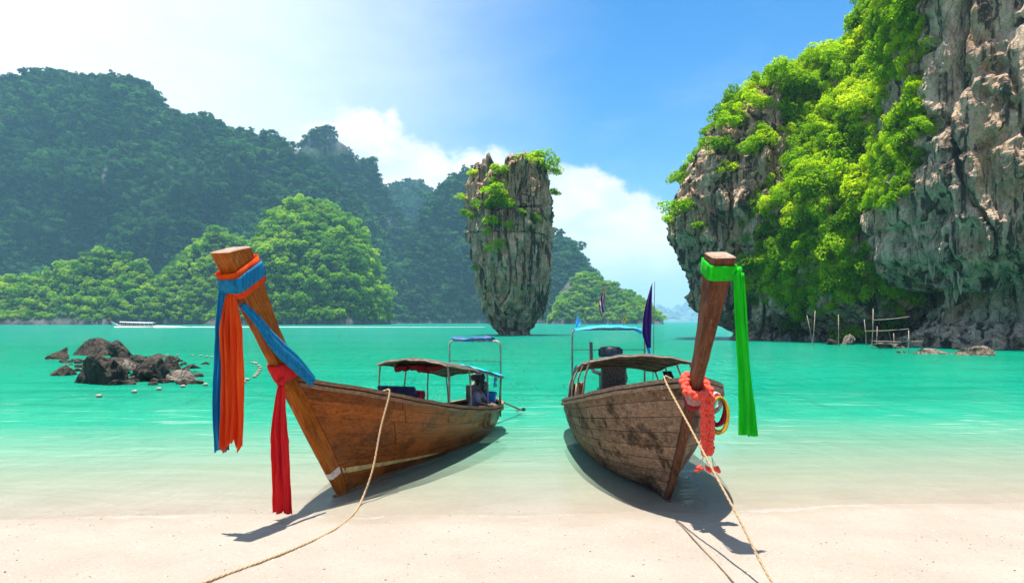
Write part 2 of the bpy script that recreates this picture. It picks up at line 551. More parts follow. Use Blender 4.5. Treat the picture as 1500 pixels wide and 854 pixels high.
def mat_hill():
    m, T, out = new_mat('jungle_slope')
    geo = T.new('ShaderNodeNewGeometry')
    pos = geo.outputs['Position']
    n = T.noise(pos, 0.012, 6, 0.6)
    s = T.noise(T.mapping(pos, (1, 1, 0.25)), 0.06, 7, 0.65)
    green = T.mix(T.step(n, 0.35, 0.65), (0.010, 0.028, 0.012), (0.022, 0.055, 0.018))
    rock = T.mix(T.step(s, 0.35, 0.65), (0.03, 0.032, 0.032), (0.13, 0.125, 0.115))
    z = T.new('ShaderNodeSeparateXYZ', {0: pos}).outputs[2]
    foot = T.step(z, 7.0, 2.0)
    bare = T.math('MAXIMUM', T.new('ShaderNodeAttribute', attribute_name='bare').outputs['Fac'], foot)
    col = T.mix(bare, green, rock)
    b = principled(T, out, Base_Color=col, Roughness=0.95)
    b.inputs['Specular IOR Level'].default_value = 0.1
    T.set(b, 'Normal', bump(T, s, 1.0, 6.0))
    return m

def mat_wood(name, base, dark, light, rough=0.5, grain_axis=(0.6, 9, 9), rot=(0, 0, 0), wear=0.3, wear_col=(0.35, 0.28, 0.2), stain=0.0, coat=0.0, bumpd=0.01, rust=None):
    """Timber with long grain; every plank shifts in tone."""
    m, T, out = new_mat(name)
    tc = T.new('ShaderNodeTexCoord').outputs['Object']
    rnd = T.new('ShaderNodeObjectInfo').outputs['Random']
    off = T.new('ShaderNodeCombineXYZ', {0: T.math('MULTIPLY', rnd, 37.0), 1: 0.0, 2: 0.0}).outputs[0]
    pv = T.new('ShaderNodeVectorMath', {0: tc, 1: off}, operation='ADD').outputs[0]
    g = T.mapping(T.mapping(pv, (1, 1, 1), rot), grain_axis)
    grain = T.noise(g, 3.0, 7, 0.65, Distortion=0.7)
    fib = T.noise(g, 14.0, 4, 0.7)
    blot = T.noise(tc, 1.6, 6, 0.65)
    col = T.mix(T.step(grain, 0.3, 0.7), dark, base)
    col = T.mix(T.math('MULTIPLY', T.step(fib, 0.5, 0.75), 0.55), col, light)
    shade = T.math('ADD', 0.72, T.math('MULTIPLY', rnd, 0.5))
    sc = T.new('ShaderNodeCombineColor', {0: shade, 1: shade, 2: shade}).outputs[0]
    col = T.mix(1.0, col, sc, 'MULTIPLY')
    if rust:
        rr = T.step(T.noise(tc, 0.9, 5, 0.6), 0.48, 0.62)
        col = T.mix(T.math('MULTIPLY', rr, 0.6), col, rust)
    w = T.step(T.noise(T.mapping(tc, (2, 2, 2), loc=(5, 2, 8)), 2.4, 8, 0.72), 0.56, 0.70)
    col = T.mix(T.math('MULTIPLY', w, wear), col, wear_col)
    # thin scratches and scrapes
    sc_n = T.noise(T.mapping(tc, (7, 7, 0.9), (0.25, 0.15, 0.3)), 2.6, 4, 0.5)
    scr = T.math('MULTIPLY', T.step(sc_n, 0.66, 0.70), 0.6 * min(1.0, wear * 2 + 0.15))
    col = T.mix(scr, col, wear_col)
    if stain:
        dk = T.step(T.noise(T.mapping(tc, (1, 1, 1), loc=(9, 1, 4)), 1.9, 9, 0.75), 0.50, 0.60)
        col = T.mix(T.math('MULTIPLY', dk, stain), col, tuple(0.35 * c for c in dark))
    b = principled(T, out, Base_Color=col, Roughness=T.math('ADD', rough, T.math('MULTIPLY', T.math('SUBTRACT', blot, 0.5), 0.35)))
    b.inputs['Specular IOR Level'].default_value = 0.08
    b.inputs['Coat Weight'].default_value = coat
    b.inputs['Coat Roughness'].default_value = 0.22
    T.set(b, 'Normal', bump(T, T.math('ADD', grain, T.math('MULTIPLY', blot, 0.8)), 0.6, bumpd))
    return m

def mat_cloth(name, color, dark=None, sheen=0.05, weave=420.0, trans=0.35):
    m, T, out = new_mat(name)
    tc = T.new('ShaderNodeTexCoord').outputs['Object']
    dark = dark or tuple(0.62 * c for c in color)
    f = T.noise(T.mapping(tc, (9, 9, 0.7)), 2.0, 5, 0.6)
    col = T.mix(T.step(f, 0.3, 0.65), dark, color)
    d = T.new('ShaderNodeBsdfPrincipled', {'Base Color': col, 'Roughness': 0.75})
    d.inputs['Specular IOR Level'].default_value = 0.25
    d.inputs['Sheen Weight'].default_value = sheen
    h = T.math('ADD', T.noise(T.mapping(tc, (14, 14, 2.2)), 3.0, 6, 0.68), T.math('MULTIPLY', T.noise(tc, weave, 2, 0.5), 0.08))
    T.set(d, 'Normal', bump(T, h, 0.8, 0.03))
    t = T.new('ShaderNodeBsdfTranslucent', {'Color': col})
    mx = T.new('ShaderNodeMixShader', {0: trans})
    T.l.new(d.outputs[0], mx.inputs[1]); T.l.new(t.outputs[0], mx.inputs[2])
    T.l.new(mx.outputs[0], out.inputs['Surface'])
    return m

M = {}
M['sand'] = mat_sand()
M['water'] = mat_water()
M['rock_pillar'] = mat_rock('pillar_limestone', (0.80, 0.53, 0.35), (0.065, 0.046, 0.034), (0.55, 0.28, 0.11), 1.0, 0.85)
M['rock_cliff'] = mat_rock('cliff_limestone', (0.78, 0.53, 0.36), (0.06, 0.043, 0.032), (0.50, 0.26, 0.11), 0.9, 0.65)
M['rock_near'] = mat_rock('pale_cliff_limestone', (0.76, 0.55, 0.39), (0.07, 0.056, 0.045), (0.52, 0.28, 0.13), 1.1, 0.6)
M['rock_shore'] = mat_rock('shore_rock', (0.085, 0.072, 0.058), (0.025, 0.022, 0.02), (0.15, 0.10, 0.06), 3.2, 0.5)
M['rock_pale'] = mat_rock('pale_shore_rock', (0.30, 0.25, 0.20), (0.06, 0.05, 0.04), (0.25, 0.16, 0.08), 2.4, 0.5)
M['hill'] = mat_hill()
M['leaf_near'] = mat_foliage('cliff_leaves', (0.075, 0.19, 0.004), (0.27, 0.46, 0.006), (0.53, 0.62, 0.010), 0.11, 0.5)
M['leaf_mid'] = mat_foliage('hill_leaves', (0.040, 0.14, 0.010), (0.14, 0.32, 0.012), (0.34, 0.48, 0.018), 0.018, 0.45)
M['leaf_far'] = mat_foliage('mountain_leaves', (0.008, 0.038, 0.018), (0.020, 0.085, 0.030), (0.075, 0.20, 0.045), 0.009, 0.35)  # shade on the far mountains put into the colour: darker, bluer leaves
M['far_hill'] = mat_simple('far_island_slopes', (0.10, 0.13, 0.11), 0.95, 0, 0.5, 0.008, 0.6, 20.0, 0.1)
M['bark'] = mat_simple('bark', (0.16, 0.12, 0.085), 0.9, 0, 0.4, 3.0, 0.6, 0.03, 0.2)
M['hull_varnish'] = mat_wood('varnished_hull_planks', (0.35, 0.090, 0.012), (0.12, 0.028, 0.004), (0.50, 0.16, 0.022), 0.34, (0.5, 8, 8), wear=0.16, wear_col=(0.30, 0.16, 0.08), stain=0.5, coat=0.04, rust=(0.36, 0.085, 0.014))
M['stem_varnish'] = mat_wood('varnished_stem_timber', (0.56, 0.14, 0.010), (0.21, 0.045, 0.004), (0.74, 0.26, 0.02), 0.34, (0.7, 8, 8), (0, 0.92, 0), wear=0.2, wear_col=(0.55, 0.27, 0.09), stain=0.35, coat=0.05)
M['hull_grey'] = mat_wood('weathered_hull_planks', (0.30, 0.19, 0.12), (0.115, 0.066, 0.04), (0.44, 0.31, 0.21), 0.75, (0.5, 8, 8), wear=0.5, wear_col=(0.55, 0.40, 0.27), stain=0.9, bumpd=0.02)
M['stem_grey'] = mat_wood('weathered_stem_timber', (0.19, 0.078, 0.040), (0.075, 0.028, 0.015), (0.28, 0.14, 0.08), 0.75, (0.7, 8, 8), (0, 0.92, 0), wear=0.4, wear_col=(0.30, 0.20, 0.15), stain=0.5, bumpd=0.02)
M['rail_varnish'] = mat_wood('worn_rail', (0.30, 0.17, 0.09), (0.12, 0.06, 0.03), (0.42, 0.28, 0.17), 0.6, (0.5, 8, 8), wear=0.6, wear_col=(0.45, 0.34, 0.23))
M['rail_grey'] = mat_wood('bleached_rail', (0.33, 0.23, 0.155), (0.15, 0.095, 0.06), (0.45, 0.33, 0.24), 0.8, (0.5, 8, 8), wear=0.5, wear_col=(0.5, 0.4, 0.3))
M['endgrain'] = mat_wood('bleached_end_grain', (0.40, 0.29, 0.22), (0.23, 0.14, 0.1), (0.5, 0.4, 0.31), 0.8, (5, 5, 5), wear=0.4, wear_col=(0.5, 0.42, 0.35))
M['shell'] = mat_simple('caulked_hull_shell', (0.035, 0.02, 0.013), 0.9, 0, 0.4, 3.0)
M['deck'] = mat_wood('deck_boards', (0.20, 0.13, 0.08), (0.09, 0.055, 0.035), (0.30, 0.21, 0.14), 0.8, (0.5, 8, 8), wear=0.4)
M['yellow_band'] = mat_simple('chipped_yellow_paint', (0.62, 0.42, 0.16), 0.7, 0, 0.35, 5.0, 0.3, 0.01, 0.3, (0.30, 0.16, 0.07))
M['white_patch'] = mat_simple('chipped_white_paint', (0.66, 0.56, 0.46), 0.7, 0, 0.3, 7.0, 0.3, 0.01, 0.3, (0.3, 0.14, 0.08))
M['blue_cloth'] = mat_cloth('blue_silk', (0.004, 0.32, 0.60), (0.002, 0.17, 0.38))
M['orange_cloth'] = mat_cloth('orange_silk', (0.98, 0.15, 0.003), (0.90, 0.055, 0.005), trans=0.5)
M['red_cloth'] = mat_cloth('red_silk', (0.95, 0.03, 0.022), (0.72, 0.010, 0.03), trans=0.45)
M['green_cloth'] = mat_cloth('green_silk', (0.01, 0.78, 0.015), (0.006, 0.60, 0.01), trans=0.4)
M['coral'] = mat_simple('coral_flowers', (0.85, 0.085, 0.05), 0.7, 0, 0.35, 60.0, 0.5, 0.01, 0.2)
M['pale_ribbon'] = mat_cloth('pale_ribbon', (0.66, 0.50, 0.47), (0.5, 0.12, 0.11))
M['yellow_cloth'] = mat_cloth('yellow_ribbon', (0.80, 0.52, 0.02))
M['pink_cloth'] = mat_cloth('crimson_ribbon', (0.50, 0.02, 0.06))
M['purple_cloth'] = mat_cloth('purple_cloth', (0.085, 0.018, 0.20), (0.05, 0.01, 0.13))
M['white_cloth'] = mat_cloth('white_cloth', (0.75, 0.72, 0.68))
M['navy_cloth'] = mat_cloth('navy_cloth', (0.03, 0.035, 0.10))
M['teal_cloth'] = mat_cloth('dark_teal_cloth', (0.02, 0.06, 0.085))
M['flag_red'] = mat_cloth('flag_red', (0.62, 0.03, 0.04))
M['tarp_blue'] = mat_simple('blue_tarp', (0.008, 0.27, 0.72), 0.45, 0, 0.2, 5.0, 0.3, 0.02)
M['tarp_dark'] = mat_simple('dark_blue_tarp', (0.008, 0.055, 0.17), 0.5, 0, 0.4, 5.0, 0.3, 0.02)
M['tarp_aqua'] = mat_simple('faded_blue_tarp', (0.05, 0.42, 0.66), 0.5, 0, 0.25, 5.0, 0.3, 0.02)
M['tarp_under'] = mat_simple('grimy_canvas', (0.060, 0.075, 0.055), 0.85, 0, 0.45, 3.0, 0.3, 0.02, 0.3, (0.13, 0.13, 0.10))
M['canvas_red'] = mat_cloth('red_life_vest', (0.42, 0.015, 0.02))
M['pole'] = mat_simple('weathered_pole', (0.24, 0.18, 0.13), 0.7, 0, 0.35, 12.0)
M['steel'] = mat_simple('rusty_steel_tube', (0.30, 0.22, 0.17), 0.55, 0.4, 0.4, 10.0, 0.3, 0.005, 0.5, (0.20, 0.08, 0.03))
M['engine'] = mat_simple('oily_black_engine', (0.018, 0.018, 0.02), 0.4, 0.3, 0.5, 20.0, 0.3, 0.005, 0.5)
M['engine_grey'] = mat_simple('grey_engine_metal', (0.10, 0.10, 0.105), 0.4, 0.7, 0.4, 20.0)
M['orange_paint'] = mat_simple('orange_paint', (0.55, 0.17, 0.03), 0.5, 0, 0.3, 14.0)
M['rope'] = mat_simple('hemp_rope', (0.40, 0.27, 0.155), 0.95, 0, 0.35, 60.0, 0.8, 0.01, 0.1)
M['rope_dark_and_shadow'] = mat_simple('wet_rope_and_shadow', (0.22, 0.15, 0.09), 0.95, 0, 0.35, 60.0, 0.8, 0.01, 0.1)
M['bucket'] = mat_simple('blue_plastic', (0.006, 0.15, 0.56), 0.35, 0, 0.15, 6.0, 0.05)
M['float'] = mat_simple('pale_foam_float', (0.30, 0.26, 0.19), 0.8, 0, 0.35, 9.0, 0.4, 0.02, 0.2, (0.16, 0.13, 0.09))
M['skin'] = mat_simple('skin', (0.16, 0.085, 0.055), 0.55, 0, 0.15, 9.0, 0.05)
M['shirt'] = mat_cloth('grey_lilac_shirt', (0.30, 0.27, 0.36), (0.2, 0.18, 0.25), trans=0.1)
M['shorts'] = mat_cloth('khaki_shorts', (0.20, 0.16, 0.12), trans=0.1)
M['cap'] = mat_cloth('camouflage_cap', (0.10, 0.10, 0.08), trans=0.05)
M['white_paint'] = mat_simple('white_boat_paint', (0.72, 0.74, 0.74), 0.4, 0, 0.1, 2.0, 0.05)
M['red_paint'] = mat_simple('red_boat_paint', (0.42, 0.05, 0.04), 0.5, 0, 0.2, 2.0, 0.05)
M['dark_people'] = mat_simple('dark_clothing', (0.06, 0.05, 0.05), 0.8, 0, 0.4, 2.0, 0.05)
M['foam'] = mat_simple('sea_foam', (0.78, 0.82, 0.80), 0.9, 0, 0.1, 4.0, 0.4, 0.05)
M['bamboo'] = mat_simple('bleached_bamboo', (0.30, 0.235, 0.17), 0.75, 0, 0.35, 6.0, 0.3, 0.01)
M['shells'] = mat_simple('shell_fragments', (0.25, 0.17, 0.11), 0.8, 0, 0.7, 5.0, 0.3, 0.01)
# ------------------------------------------------------------------ ground and sea
def shore_y(x):
    x = np.asarray(x, dtype=float)
    q = np.stack([x * 0.22, np.zeros_like(x), np.zeros_like(x)], -1).reshape(-1, 3)
    return 10.75 + 0.055 * np.clip(x, -30, 30) + 0.30 * vnoise(q, 5).reshape(x.shape)

def sand_z(x, y):
    x = np.asarray(x, dtype=float); y = np.asarray(y, dtype=float)
    dw = y - shore_y(x)
    depth = 0.045 * dw + 0.0012 * dw * dw
    depth = 9.0 * (1 - np.exp(-np.maximum(depth, 0) / 9.0))
    up = np.minimum(-dw, 60.0) * 0.042
    z = np.where(dw > 0, -depth, up)
    q = np.stack([x, y, np.zeros_like(x)], -1).reshape(-1, 3)
    ripple = 0.022 * fbm(q * np.array([0.9, 1.4, 1.0]), 4, 21).reshape(x.shape) + 0.008 * fbm(q * np.array([5.0, 6.5, 1.0]), 3, 22).reshape(x.shape)
    return z + ripple * np.clip((-dw + 1.2) / 2.0, 0.15, 1.0)

def spaced(lo, mid0, mid1, hi, n_mid, n_out, power=2.6):
    a = mid0 - (np.linspace(1, 0, n_out, endpoint=False) ** power) * (mid0 - lo)
    b = np.linspace(mid0, mid1, n_mid)
    c = mid1 + (np.linspace(0, 1, n_out + 1)[1:] ** power) * (hi - mid1)
    return np.concatenate([a, b, c])

def sheet(name, xs, ys, zf, mat):
    X, Y = np.meshgrid(xs, ys)
    Z = zf(X, Y)
    V = np.stack([X, Y, Z], -1).reshape(-1, 3)
    nx, ny = len(xs), len(ys)
    i = np.arange(nx * ny).reshape(ny, nx)
    F = np.stack([i[:-1, :-1], i[:-1, 1:], i[1:, 1:], i[1:, :-1]], -1).reshape(-1, 4)
    me = mesh_from(name, V, F, mat, True)
    return mobj(name, me), X, Y

sand_obj, _, _ = sheet('sand_beach', spaced(-8400, -9.5, 9.5, 8400, 191, 34), spaced(-120, 5.5, 16.5, 8900, 150, 46, 3.0), sand_z, M['sand'])
tag(sand_obj, 'pale cream sand beach sloping under the turquoise shallows', 'beach', kind='structure')
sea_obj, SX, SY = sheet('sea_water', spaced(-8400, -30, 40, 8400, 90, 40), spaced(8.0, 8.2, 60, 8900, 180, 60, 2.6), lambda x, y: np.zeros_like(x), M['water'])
tag(sea_obj, 'turquoise sea water, clear over the sand and deeper green offshore', 'water', kind='structure')
dep = np.maximum(0.0, -sand_z(SX, SY)).reshape(-1)
att = sea_obj.data.attributes.new('depth', 'FLOAT', 'POINT')
att.data.foreach_set('value', dep)

# broken shell and coral bits lying on the dry sand
def beach_debris():
    mb = MB()
    rng = np.random.default_rng(3)
    n = 0
    while n < 1500:
        x = rng.uniform(-7.5, 7.5); y = rng.uniform(5.6, 11.0)
        if fbm(np.array([[x * 0.6, y * 0.9, 0.3]]), 3, 77)[0] < rng.uniform(-0.35, 0.35):
            n += 0.2
            continue
        n += 1
        z = float(sand_z(np.array([x]), np.array([y]))[0])
        r_ = rng.uniform(0.005, 0.013) * (1.6 if rng.random() < 0.06 else 1)
        a = rng.uniform(0, 6.28)
        vs = []
        for k in range(5):
            t = a + 2 * math.pi * k / 5 + rng.uniform(-0.3, 0.3)
            q = r_ * rng.uniform(0.6, 1.3)
            vs.append((x + q * math.cos(t) * 1.3, y + q * math.sin(t), z - 0.001))
        vs.append((x, y, z + r_ * rng.uniform(0.3, 0.9)))
        mb.add(vs, [(k, (k + 1) % 5, 5) for k in range(5)], int(rng.random() < 0.35))
    o = mb.build('beach_debris', [M['shells'], M['engine_grey']])
    tag(o, 'dark and rusty shell fragments strewn over the dry sand', 'shells', kind='stuff')
beach_debris()

# ------------------------------------------------------------------ limestone
class Rock:
    pass

def rock_column(name, prof, nz, nth, mat, disp, cap_rings=14, cap_z=lambda p, f: 0 * f, th0=0.0):
    """A rock mass lofted from rings. prof(t 0..1) -> z, cx, cy, rx, ry; disp(p, theta, t) -> outward push."""
    t = np.linspace(0, 1, nz)
    z, cx, cy, rx, ry = prof(t)
    th = th0 + np.linspace(0, 2 * np.pi, nth, endpoint=False)
    C, S = np.cos(th), np.sin(th)
    Z = np.repeat(z[:, None], nth, 1)
    X = cx[:, None] + rx[:, None] * C[None]
    Y = cy[:, None] + ry[:, None] * S[None]
    Pm = np.stack([X, Y, Z], -1)
    TT = np.repeat(t[:, None], nth, 1)
    TH = np.repeat(th[None], nz, 0)
    d, dz = disp(Pm.reshape(-1, 3), TH.reshape(-1), TT.reshape(-1))
    N = np.stack([np.repeat(C[None], nz, 0), np.repeat(S[None], nz, 0), np.zeros((nz, nth))], -1)
    Pm = Pm + N * d.reshape(nz, nth, 1)
    Pm[..., 2] += dz.reshape(nz, nth)
    rows = [Pm]
    top = Pm[-1]
    ctr = top.mean(0)
    for k in range(1, cap_rings):
        f = k / cap_rings
        q = top + (ctr - top) * f
        q[:, 2] = top[:, 2] * (1 - f) + ctr[2] * f + cap_z(q, f)
        rows.append(q[None])
    P3 = np.concatenate(rows, 0)
    nr = P3.shape[0]
    V = P3.reshape(-1, 3)
    i = np.arange(nr * nth).reshape(nr, nth)
    j = np.roll(i, -1, 1)
    F = np.stack([i[:-1], j[:-1], j[1:], i[1:]], -1).reshape(-1, 4).tolist()
    F.append(list(i[-1]))
    me = mesh_from(name, V, F, mat, False)
    o = mobj(name, me)
    # normals for planting
    du = np.roll(P3, -1, 1) - np.roll(P3, 1, 1)
    dv = np.gradient(P3, axis=0)
    nn = np.cross(du, dv)
    nn /= np.linalg.norm(nn, axis=-1, keepdims=True) + 1e-9
    r = Rock()
    r.obj, r.P, r.N, r.nz = o, P3, nn, nz
    return r

def karst(p, seed, a_flute=1.0, a_block=1.5, a_pit=0.5, f=0.16):
    """Fluted, blocky, pitted limestone relief in metres."""
    warp = np.stack([fbm(p * 0.08, 2, seed + 1), fbm(p * 0.08 + 40, 2, seed + 2), 0 * p[:, 0]], -1) * 3.0
    q = p + warp
    flute = ridged(q * np.array([f, f, f * 0.16]), 4, seed + 3, 0.55)
    block = fbm(q * np.array([0.13, 0.13, 0.075]), 4, seed + 5)
    step = np.round(block * 5) / 5 * 0.65 + block * 0.35
    pit = ridged(p * np.array([0.55, 0.55, 0.33]), 3, seed + 9)
    crack = np.clip(0.10 - np.abs(vnoise(q * np.array([0.22, 0.22, 0.05]), seed + 12)), 0, 0.1) / 0.1
    ledge = np.clip(0.07 - np.abs(vnoise(q * np.array([0.05, 0.05, 0.17]), seed + 14)), 0, 0.07) / 0.07
    return a_flute * (flute - 0.5) + a_block * step + a_pit * (pit - 0.5) - 0.8 * a_flute * crack - 0.6 * a_pit * ledge

# --- the pillar standing in the bay
PD = 146.0
def pillar():
    tab = [(492, 727, 779), (485, 724, 781), (472, 716, 788), (460, 709, 795), (452, 704, 802), (440, 701, 805), (420, 698, 807), (390, 692, 810), (360, 687, 813), (335, 684, 815), (305, 682, 814), (280, 683, 811), (258, 686, 805), (244, 690, 800)]
    zs = np.array([EYE - (y - 470.5) / 1000 * PD for y, a, b in tab])
    cx = np.array([((a + b) / 2 - 750) / 1000 * PD for y, a, b in tab])
    rx = np.array([(b - a) / 2 / 1000 * PD for y, a, b in tab])
    zs[0] = -3.0
    def prof(t):
        z = -3.0 + t * (zs[-1] + 3.0)
        c = np.interp(z, zs, cx); r = np.interp(z, zs, rx) - 0.35
        return z, c, np.full_like(z, PD + 2.0) + (z - 10) * -0.02, r, r * 0.86 + 0.4
    def disp(p, th, t):
        d = karst(p, 3, 1.9, 1.1, 1.25, 0.25)
        d = d * np.clip(0.55 + t * 0.7, 0.5, 1.1)
        # jagged blades along the crown
        k = np.clip((t - 0.80) / 0.2, 0, 1)
        blade = ridged(p * np.array([0.34, 0.34, 0.02]), 3, 40)
        dz = k * (blade - 0.45) * 3.6
        # undercut lip with drips above the sea notch
        lip = np.exp(-((p[:, 2] - 5.6) / 1.0) ** 2)
        d = d + lip * (0.1 + 0.9 * ridged(p * np.array([0.5, 0.5, 0.1]), 2, 61) - 0.5)
        notch = np.exp(-((p[:, 2] - 0.4) / 0.9) ** 2)
        return d - notch * 0.5, dz - lip * np.clip(vnoise(p * np.array([0.8, 0.8, 0.1]), 66), 0, 1) * 1.6
    def capz(q, f):
        return 2.8 * (ridged(q * np.array([0.33, 0.33, 0.02]), 3, 40) - 0.42) * math.sin(math.pi * min(1, f + 0.15)) - 1.2 * f
    return rock_column('rock_pillar', prof, 300, 360, M['rock_pillar'], disp, 18, capz)
pil = pillar()
tag(pil.obj, 'tall top-heavy limestone pillar standing alone in the bay', 'rock pillar')

def stalactites(parent, pts, seed, mat, smin=0.6, smax=2.2):
    rng = random.Random(seed)
    for p in pts:
        mb = MB()
        L = rng.uniform(smin, smax); r0 = L * rng.uniform(0.18, 0.30)
        base = Vector(p) + Vector((0, 0, L * 0.35))
        ring = []
        for i in range(6):
            f = i / 5
            ring.append((base + Vector((rng.uniform(-.06, .06) * L * f, rng.uniform(-.06, .06) * L * f, -L * 1.3 * f)), r0 * (1 - f) ** 0.7 * rng.uniform(0.8, 1.2) + 0.03))
        mb.tube([q for q, r_ in ring], [r_ for q, r_ in ring], 7)
        mb.build('stalactite', mat, parent)

def lip_points(rk, zlo, zhi, side, n, seed):
    """Points on the down-facing lip of an overhang."""
    P = rk.P.reshape(-1, 3); N = rk.N.reshape(-1, 3)
    ok = (P[:, 2] > zlo) & (P[:, 2] < zhi) & (N[:, 2] < -0.35) & side(P)
    idx = np.nonzero(ok)[0]
    rng = np.random.default_rng(seed)
    rng.shuffle(idx)
    out = []
    for i in idx:
        if all((P[i] - q) @ (P[i] - q) > 0.8 for q in out):
            out.append(P[i])
        if len(out) >= n: break
    return out
stalactites(pil.obj, lip_points(pil, 3.0, 7.5, lambda P: (P[:, 1] < PD + 1), 16, 5), 5, M['rock_pillar'], 0.5, 1.5)

# --- cliffs on the right shore
def ring_profile(zt, rt, ct, aspect=1.0):
    zt = np.array(zt, float); rt = np.array(rt, float)
    cxs = np.array([c[0] for c in ct], float); cys = np.array([c[1] for c in ct], float)
    def prof(t):
        z = zt[0] + t * (zt[-1] - zt[0])
        f = smooth_table(zt, rt, 401, 5)
        gx, gy = smooth_table(zt, cxs, 401, 5), smooth_table(zt, cys, 401, 5)
        return z, gx(z), gy(z), f(z), f(z) * aspect
    return prof

def cliff_dome():
    D = 116.0
    tab = [(497, 1062), (490, 1060), (470, 1042), (450, 1032), (420, 1022), (400, 1013), (372, 1001), (345, 989), (315, 990), (290, 1002), (260, 1012), (230, 1021), (200, 1036), (172, 1060), (150, 1086), (130, 1118), (114, 1150)]
    zt = [EYE - (y - 470.5) / 1000 * D for y, x in tab]
    xl = [(x - 750) / 1000 * D for y, x in tab]
    zt[0] = -4.0
    xr = [54, 54.5, 55, 55.5, 56, 56.5, 57, 57, 57, 57, 57, 57, 56.5, 56, 55.5, 54.5, 53]
    rt = [(b - a) / 2 for a, b in zip(xl, xr)]
    ct = [((a + b) / 2, D + 1.0) for a, b in zip(xl, xr)]
    def disp(p, th, t):
        d = karst(p, 103, 2.1, 1.7, 1.2, 0.20)
        k = np.clip((t - 0.8) / 0.2, 0, 1)
        lip = np.exp(-((p[:, 2] - 4.5) / 1.0) ** 2)
        dz = k * (ridged(p * np.array([0.3, 0.3, 0.02]), 3, 140) - 0.45) * 4.5 - lip * np.clip(vnoise(p * np.array([0.6, 0.6, 0.1]), 68), 0, 1) * 1.3
        notch = np.exp(-((p[:, 2] - 1.2) / 1.5) ** 2)
        return d + 0.7 - notch * 2.2, dz
    def capz(q, f):
        return 3.5 * (ridged(q * np.array([0.25, 0.25, 0.02]), 3, 140) - 0.4) * math.sin(math.pi * f) + 1.0 * f
    return rock_column('limestone_cliff', ring_profile(zt, rt, ct), 250, 340, M['rock_cliff'], disp, 16, capz)

def cliff_slope():
    zt = [-4, 0, 2.5, 5, 12, 20, 30, 37, 44, 50, 60, 72, 84]
    rt = [17.0, 17.2, 18.5, 20.8, 21.5, 20.5, 16.2, 12.0, 8.8, 6.6, 6.0, 5.5, 4.0]
    ct = [(60, 110), (60, 110), (60, 109.5), (60, 109), (59.6, 108.4), (59.2, 108), (59.4, 106), (60.2, 104.5), (60.4, 103), (60.8, 102), (62, 101.5), (63, 101.5), (64, 102)]
    def disp(p, th, t):
        d = karst(p, 203, 1.8, 2.3, 0.8, 0.15)
        notch = np.exp(-((p[:, 2] - 0.9) / 1.3) ** 2)
        return d - notch * 2.4, 0 * d
    return rock_column('limestone_cliff', ring_profile(zt, rt, ct), 230, 300, M['rock_cliff'], disp, 10)

def cliff_near():
    zt = [-4, 0, 1.5, 3, 5.5, 7.4, 8.6, 10, 14, 18, 22, 29, 36, 43, 56, 72]
    rt = [12.6, 11.6, 9.8, 8.2, 7.2, 7.8, 13.4, 15.6, 16.0, 16.2, 15.4, 14.6, 14.5, 14.6, 13.5, 10]
    ct = [(60, 80)] * 16
    def disp(p, th, t):
        d = karst(p, 303, 1.7, 1.5, 1.1, 0.22)
        under = np.exp(-((p[:, 2] - 8.0) / 1.2) ** 2)
        drip = np.clip(vnoise(p * np.array([0.45, 0.45, 0.05]), 311), -0.3, 1)
        lump = fbm(p * np.array([0.5, 0.5, 0.5]), 3, 317) * np.clip((7.5 - p[:, 2]) / 4, 0, 1) * 1.3
        return d + lump, -under * (0.8 + 2.2 * drip)
    return rock_column('limestone_cliff', ring_profile(zt, rt, ct), 300, 360, M['rock_near'], disp, 10)

dome = cliff_dome()
tag(dome.obj, 'rounded grey limestone cliff with undercut foot behind the bow with the green scarf', 'cliff', kind='structure')
slope = cliff_slope()
tag(slope.obj, 'steep jungle-covered limestone slope between the rounded cliff and the bare cliff', 'cliff', kind='structure')
bare = cliff_near()
tag(bare.obj, 'bare pale limestone cliff overhanging the water by the bamboo poles', 'cliff', kind='structure')
stalactites(bare.obj, lip_points(bare, 5.5, 10.5, lambda P: (P[:, 1] < 80) & (P[:, 0] < 62), 26, 8), 8, M['rock_near'], 0.7, 2.3)
stalactites(dome.obj, lip_points(dome, 2.5, 7.0, lambda P: (P[:, 1] < 112) & (P[:, 0] < 52), 14, 9), 9, M['rock_cliff'], 0.6, 1.6)

